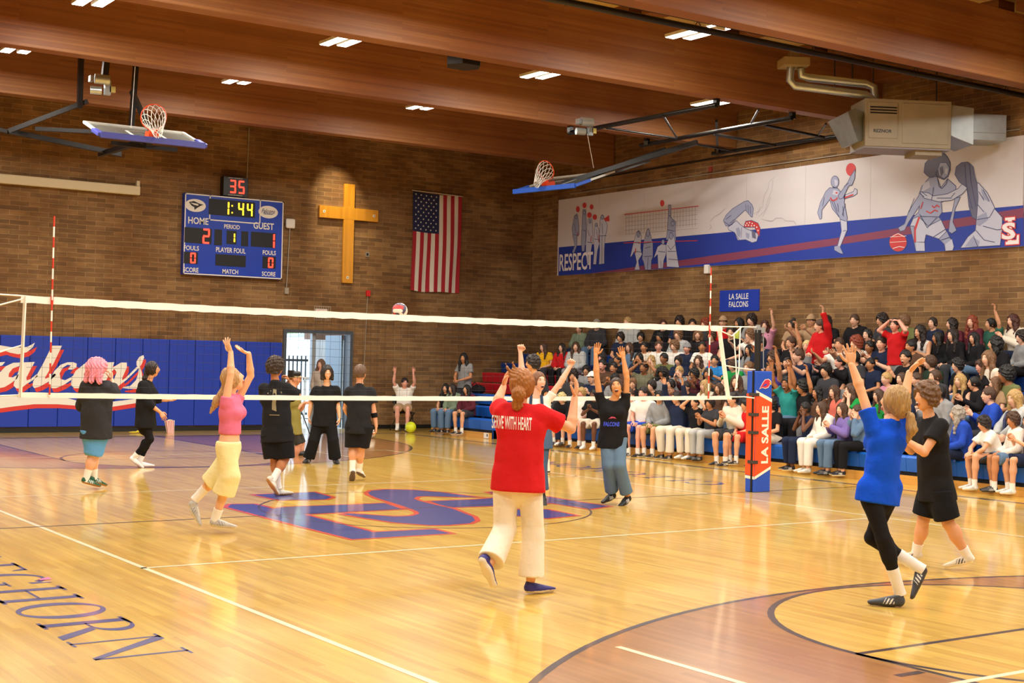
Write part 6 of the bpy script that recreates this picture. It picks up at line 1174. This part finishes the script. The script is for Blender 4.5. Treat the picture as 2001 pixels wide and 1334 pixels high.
# x, y, pose, hair style+colour, skin, top kind+colour, mouth, bottom
CROWD = """
1131 645 lap short-br a long-sage closed|1166 634 lap short-gy a long-charcoal closed|1061 679 lap long-br a tee-yellow smile|1097 680 lap long-db a hood-red smile|1125 678 lap long-br a hood-lightgrey smile
1176 700 lap curly-db f tee-black closed|1177 714 lap short-bl f tee-brown open|1145 724 lap fringe-bl b hood-grey closed|1157 739 clap cap-white a long-navy open|1193 719 clap short-bl c tee-brown open|1120 733 lap curly-db b tee-charcoal closed
1227 629 lap short-bd a hood-lightgrey closed|1252 659 lap fringe-bl b tee-black closed|1296 635 lap pulled-au a long-black closed|1289 659 lap fringe-bl c tee-black closed|1328 630 lap curly-db b tee-navy closed|1353 634 lap short-db b tee-black closed|1378 634 lap curly-rd a tee-charcoal closed
1325 655 lap curly-lb a long-lightgrey closed|1364 655 lap bob-lb a long-black closed|1229 680 lap long-br a long-denim closed|1258 679 clap short-bl c tee-cream closed|1287 677 lap short-br f tee-white closed|1318 677 lap curly-lb a tee-white open|1342 681 lap beanie-grey f long-navy closed|1372 678 lap short-bl c tee-white closed
1206 706 lap short-bl c tee-black open|1248 700 face long-bl c long-navy closed|1272 706 face longwavy-bd a long-tan smile|1297 701 lap short-bl d tee-olive closed|1325 706 lap fringe-db a tee-navy smile|1364 706 lap longwavy-br a tee-tan open
1258 719 head short-db d tee-camo open|1293 734 lap afro-bl d hood-grey closed|1327 727 face short-bd a hood-grey closed|1356 737 reach curly-bl d long-maroon open|1376 731 reach bob-db c tee-charcoal closed|1236 750 lap fringe-lb a tee-black closed|1273 754 lap fringe-db a tee-black smile
1257 769 lap short-db f tee-white closed|1288 776 lap short-bl b hood-grey closed|1377 755 lap long-bd a long-cream closed|1404 762 lap long-br b tee-brown closed|1231 772 lap short-br a tee-white closed|1322 778 up short-db b long-navy closed|1357 788 head short-bl b tee-black open|1386 790 clap curly-db c tee-charcoal closed|1432 781 clap short-db b hood-cream open|1456 792 lap fringe-bl b tee-red closed
1413 630 lap cap-tan a tee-red closed|1444 633 lap long-bl c tee-lime closed|1469 627 lap curly-db a tee-grey open|1494 637 one longwavy-au a tee-pink open|1547 636 lap bun-db b tee-tan closed|1390 656 lap curly-br a long-maroon closed|1428 650 lap short-db a tee-black closed|1465 656 reach curly-lb a tee-white smile|1463 689 lap long-bl b long-grey open|1396 705 clap short-bl b tee-blue closed|1430 718 lean curly-br a tee-green closed|1464 718 lap short-lb a tee-grey closed
1506 718 up short-bl c tank-violet closed|1511 700 lap curly-br b tee-black closed|1546 668 one short-br b tee-black closed|1585 628 reach cap-tan b tee-tan closed|1601 646 st_one short-br a hood-red open|1615 629 lap longwavy-db a tee-black closed|1670 627 lap short-br a hood-black closed|1724 627 lap curly-db b tee-charcoal smile|1695 655 lap pulled-bl a tee-black open|1577 678 lap short-pl a tee-grey closed|1561 695 reach short-br a tee-navy closed|1606 688 clap short-lb a long-grey closed
1632 674 reach short-br b tee-white closed|1674 669 reach curly-rd a tee-white closed|1691 679 reach short-bl d tee-black closed|1714 671 clap short-db a tee-navy closed|1641 708 reach short-db f long-black open|1731 741 lap short-bd a tee-pink smile|1739 647 st_head short-db f tee-red closed|1767 628 lap fringe-lb a tee-olive closed|1798 650 clap longwavy-db b tank-white smile|1822 632 lap pulled-db a tee-navy closed|1831 661 lap long-bl c long-black closed|1780 678 lap short-bl c tee-brown open|1770 698 clap short-bl b long-black open|1859 634 lap longwavy-db a tee-maroon closed
1861 656 lap long-db a long-black smile|1899 630 lap longwavy-rd a long-maroon closed|1935 634 one pulled-bl b tee-forest closed|1979 628 clap longwavy-au a hood-cream closed|1902 665 lap long-bl b long-black closed|1946 669 lap longwavy-bl b tee-black closed|1995 660 lap curly-db a long-grey open|1932 696 lap long-lb a tank-cream closed|1817 709 lap fringe-br a tee-darkgreen closed|1870 715 lap curly-bl a tee-black open|1926 717 lap fringe-br f tee-black smile|1968 729 lap curly-bl d tank-olive closed
1827 737 lap pulled-br a long-charcoal closed|1875 745 lap long-bd a tank-black closed|1891 753 clap pulled-bl b long-black open|1932 773 clap short-br a long-royal open|1985 780 lean long-bd a hood-lightgrey closed|1870 809 lap longwavy-gy a long-royal smile|1920 838 lean curly-db b tee-white closed|1966 837 lap curly-br c long-white closed|1662 764 face long-br a tee-green open|1674 806 face short-br a long-denim closed|1996 868 clap short-db b tee-maroon closed|1834 770 lap short-bl b hood-grey closed|1752 741 lap pulled-br a tee-brown smile
1538 748 up short-bl d tee-teal open|1560 757 up curly-bl c tee-black smile|1587 768 lap longwavy-bl c long-brown smile|1629 767 lap long-br a tee-coral open|1572 800 face short-bl e tank-navy closed|1604 799 lap long-br a hood-white smile|1644 801 clap long-br a hood-purple smile|1505 792 lap curly-bl b tee-black closed|1508 759 lap short-bl d tee-navy closed
1097 771 lap bob-bl b tee-charcoal closed|1091 798 lean curly-pl a long-black closed|1136 769 lap fringe-bd f tee-white closed|1099 750 lap short-br a tee-white closed|1160 772 clap short-bl e tee-black closed|1119 752 lap short-bl b tee-navy closed|1202 742 lap fringe-bl b tee-grey closed|1310 752 reach pulled-bl b tee-maroon closed|1340 757 lap short-db b tee-black closed|1480 742 lap curly-bl c tee-charcoal closed|1480 668 lap short-db b tee-navy closed|1780 742 lap short-br a tee-charcoal closed|1700 712 lap short-bl c tee-navy closed|1660 700 lap short-bl b tee-charcoal closed
1715 775 lap long-br a tee-green closed|1440 745 lap long-br a tee-charcoal closed|1212 660 lap curly-db b tee-navy closed|1530 710 one short-db a tee-charcoal closed|1614 725 lap fringe-bl b tee-charcoal closed|1955 755 lap long-lb a tee-tan closed|1765 780 lap short-db b tee-navy closed
"""
FAR = "870 769 lap long-bl b tee-black closed|883 769 lap long-db b long-sage closed|911 766 lap long-bl b long-maroon closed|905 738 st_lap long-bl c tee-grey closed"
SITTER = "806 747 up short-db f tee-white smile"
BOT = {'1257 769': 'shorts-royal', '1231 772': 'shorts-maroon', '1288 776': 'shorts-olive', '1322 778': 'pants-cream', '1357 788': 'pants-cream', '1386 790': 'pants-lightgrey', '1432 781': 'shorts-charcoal', '1456 792': 'shorts-red', '1136 769': 'shorts-cream', '1160 772': 'shorts-cream', '1091 798': 'shorts-navy', '1097 771': 'pants-navy', '1505 792': 'pants-cream', '1572 800': 'pants-navy', '1604 799': 'pants-white', '1644 801': 'pants-denim', '1674 806': 'pants-black', '1870 809': 'pants-navy', '1920 838': 'shorts-charcoal', '1966 837': 'shorts-denim', '1996 868': 'shorts-navy', '870 769': 'pants-denim', '883 769': 'pants-denim', '911 766': 'shorts-charcoal', '806 747': 'shorts-tan', '1538 748': 'shorts-denim', '905 738': 'pants-charcoal'}
SHC = [('#1B1A1C', '#E6E2D8', '#E6E2D8', '#1B1A1C'), ('#E4E0D6', '#EDEAE2', '#B8B4AA', '#E4E0D6'), ('#3A3A3C', '#2A2A2A', '#C8C4BA', '#3A3A3C'), ('#1B1A1C', '#B08A5A', '#EDEAE2', '#1B1A1C')]
USED = {}; PLACED = []
def spectator(spec, mode='row', idx=0):
    x, y, pose, hr, sk, tp, mouth = spec.split(); key = x+' '+y; x, y = float(x), float(y); hs, hcol = hr.split('-'); kind, col = tp.split('-')
    hy = (0, 18, -18)[idx % 3] if pose not in ('face', 'head') else 0; me, J = crowd_body(pose, mouth, hy); best = None
    if mode == 'far': rows = [1] if pose.startswith('st') else [0]
    else: rows = range(7)
    for r in rows:
        sx, sz = RX[r]+.14, RZ[r]; py_ = hit(x, y, 0, sx)[1]; tgt = V(1.5, 4.0)-V(sx, py_); a = math.atan2(tgt[1], tgt[0]); a = math.pi+max(-.55, min(.55, (a-math.pi) if a > 0 else a+math.pi)); a += (RNG.rand()-.5)*.25
        if mode == 'far': a = math.pi+.35
        ca, sa = math.cos(a), math.sin(a); hx_, hy_ = J['head'][0]*ca-J['head'][1]*sa, J['head'][0]*sa+J['head'][1]*ca; h = hit(x, y, 0, sx+hx_); err = h[2]-sz-J['head'][2]
        if best is None or abs(err) < abs(best[0]): best = (err, r, a, V(sx, h[1]-hy_, sz), h)
    err, r, a, pos, h = best
    if mode == 'chair': a = math.radians(-125); pos = V(8.3, 14.95, .455); best = (0,)+best[1:]; err = 0; r = 0
    for q in PLACED:
        if abs(q[0]-pos[0]) < .3 and abs(q[1]-pos[1]) < .30: pos[1] += .10 if pos[1] >= q[1] else -.10
    PLACED.append(pos); s = max(.90, min(1.10, 1+err/J['head'][2])) if not pose.startswith('st') else 1.0
    hn = ('a %s cap' % hcol if hs == 'cap' else 'a grey beanie') if hs in ('cap', 'beanie') else (HN[hcol]+' hair in a bun' if hs == 'bun' else HN[hcol]+' hair tied back' if hs == 'pulled' else SN[hs]+' '+HN[hcol]+' hair')
    cn = dict(lightgrey='light grey', darkgreen='dark green', forest='deep green', royal='royal blue').get(col, col); arm = pose.split('_')[-1]
    rown = ROWN[r] if mode == 'row' else {'far': 'on the far bleachers', 'chair': 'on the folding chair'}[mode]
    if mode == 'chair': lab = 'man in white T-shirt sitting on the folding chair with both arms raised'
    else:
        lab = 'person with %s in %s %s%s, %s' % (hn, cn, KN[kind], (' standing' if pose.startswith('st') else '')+PN[arm], rown.replace('in the ', ''))
    t = thing('person', lab, 'person', pos, 'spectators on the bleachers' if mode != 'chair' else None); t.rotation_euler = (0, 0, a); t.scale = (s, s, s); t['lx'] = x
    USED.setdefault(lab, []).append((x, t, cn+' '+KN[kind])); t['sh'] = 'person, %s, %s, %s' % (hn, cn+' '+KN[kind], rown.replace('in the ', ''))
    bc = HC.get(hcol, '#2C1C13'); child('body', me, bodymats(SK[sk], bc if bc < '#9' else '#6A5030'), t)
    hm = hairm(HC[hcol]) if hcol in HC else cloth(CN[hcol]); ho = child('cap' if hs == 'cap' else 'beanie' if hs == 'beanie' else 'hair', hair_mesh(hs, .009), [hm], t, M4(J['hR'], J['head'], .99))
    if hs in ('cap', 'beanie'): child('hair', hair_mesh('short', .009), [hairm('#3A281C')], t, M4(J['hR'], J['head'], .97))
    child({'tee': 'shirt', 'tank': 'sleeveless_top', 'long': 'long_sleeve_top', 'hood': 'sweatshirt'}[kind], crowd_cloth(pose, kind), [cloth(CN[col])], t)
    bt_ = BOT.get(key, ('pants-'+('navy', 'denim', 'charcoal', 'black', 'grey')[idx % 5])); bk, bcol = bt_.split('-'); child('trousers' if bk == 'pants' else 'shorts', crowd_cloth(pose, bk), [cloth(CN[bcol])], t)
    if r <= 1 or mode != 'row':
        sc = SHC[idx % 4]
        for sd in 'LR':
            an = J['an'+sd]; c_ = child('shoe', SHOE, [mat('shoe_'+c, c, rough=.55) for c in sc], t, M4(np.eye(3), an+V(-.05, 0, -.085)))
            if bk == 'shorts': mb = _CC.get('sock') or mesh_of(MB().tube([(0, 0, -.05), (0, 0, 0), (.005, 0, .09)], [.045, .042, .046], 10), 'sock', 1); _CC['sock'] = mb; child('sock', mb, [cloth('#EDE8DE')], t, M4(np.eye(3), an))
    return t
n_ = 0
for L in CROWD.strip().split('\n'):
    for sp in L.split('|'): spectator(sp, 'row', n_); n_ += 1
for sp in FAR.split('|'): spectator(sp, 'far', n_); n_ += 1
spectator(SITTER, 'chair', 1)
ALL = sorted([(x, t, d) for L in USED.values() for (x, t, d) in L], key=lambda q: q[0])
TAKEN = set()
for lab, L in USED.items():
    if len(L) < 2: continue
    for x, t, d in L:
        nb = sorted([q for q in ALL if q[1] is not t and abs(q[1].location[0]-t.location[0]) < .2 and q[2] != d], key=lambda q: (q[0] < x, abs(q[0]-x)))
        for q in nb[:6]:
            c_ = t['sh']+(', left of ' if q[0] > x else ', right of ')+q[2]; c_ = c_.replace('person, ', '', 1) if len(c_.split()) > 16 else c_
            if c_ not in TAKEN: t['label'] = c_; TAKEN.add(c_); break
cnt_ = {}
for x, t, d in ALL: cnt_.setdefault(t['label'], []).append(t)
LABOUT = []
for lb, L in cnt_.items():
    if len(L) > 1 or len(lb.split()) > 16: print('LABEL', len(lb.split()), len(L), lb)
for x, t, d in ALL: del t['sh']
for q in ALL: del q[1]['lx']
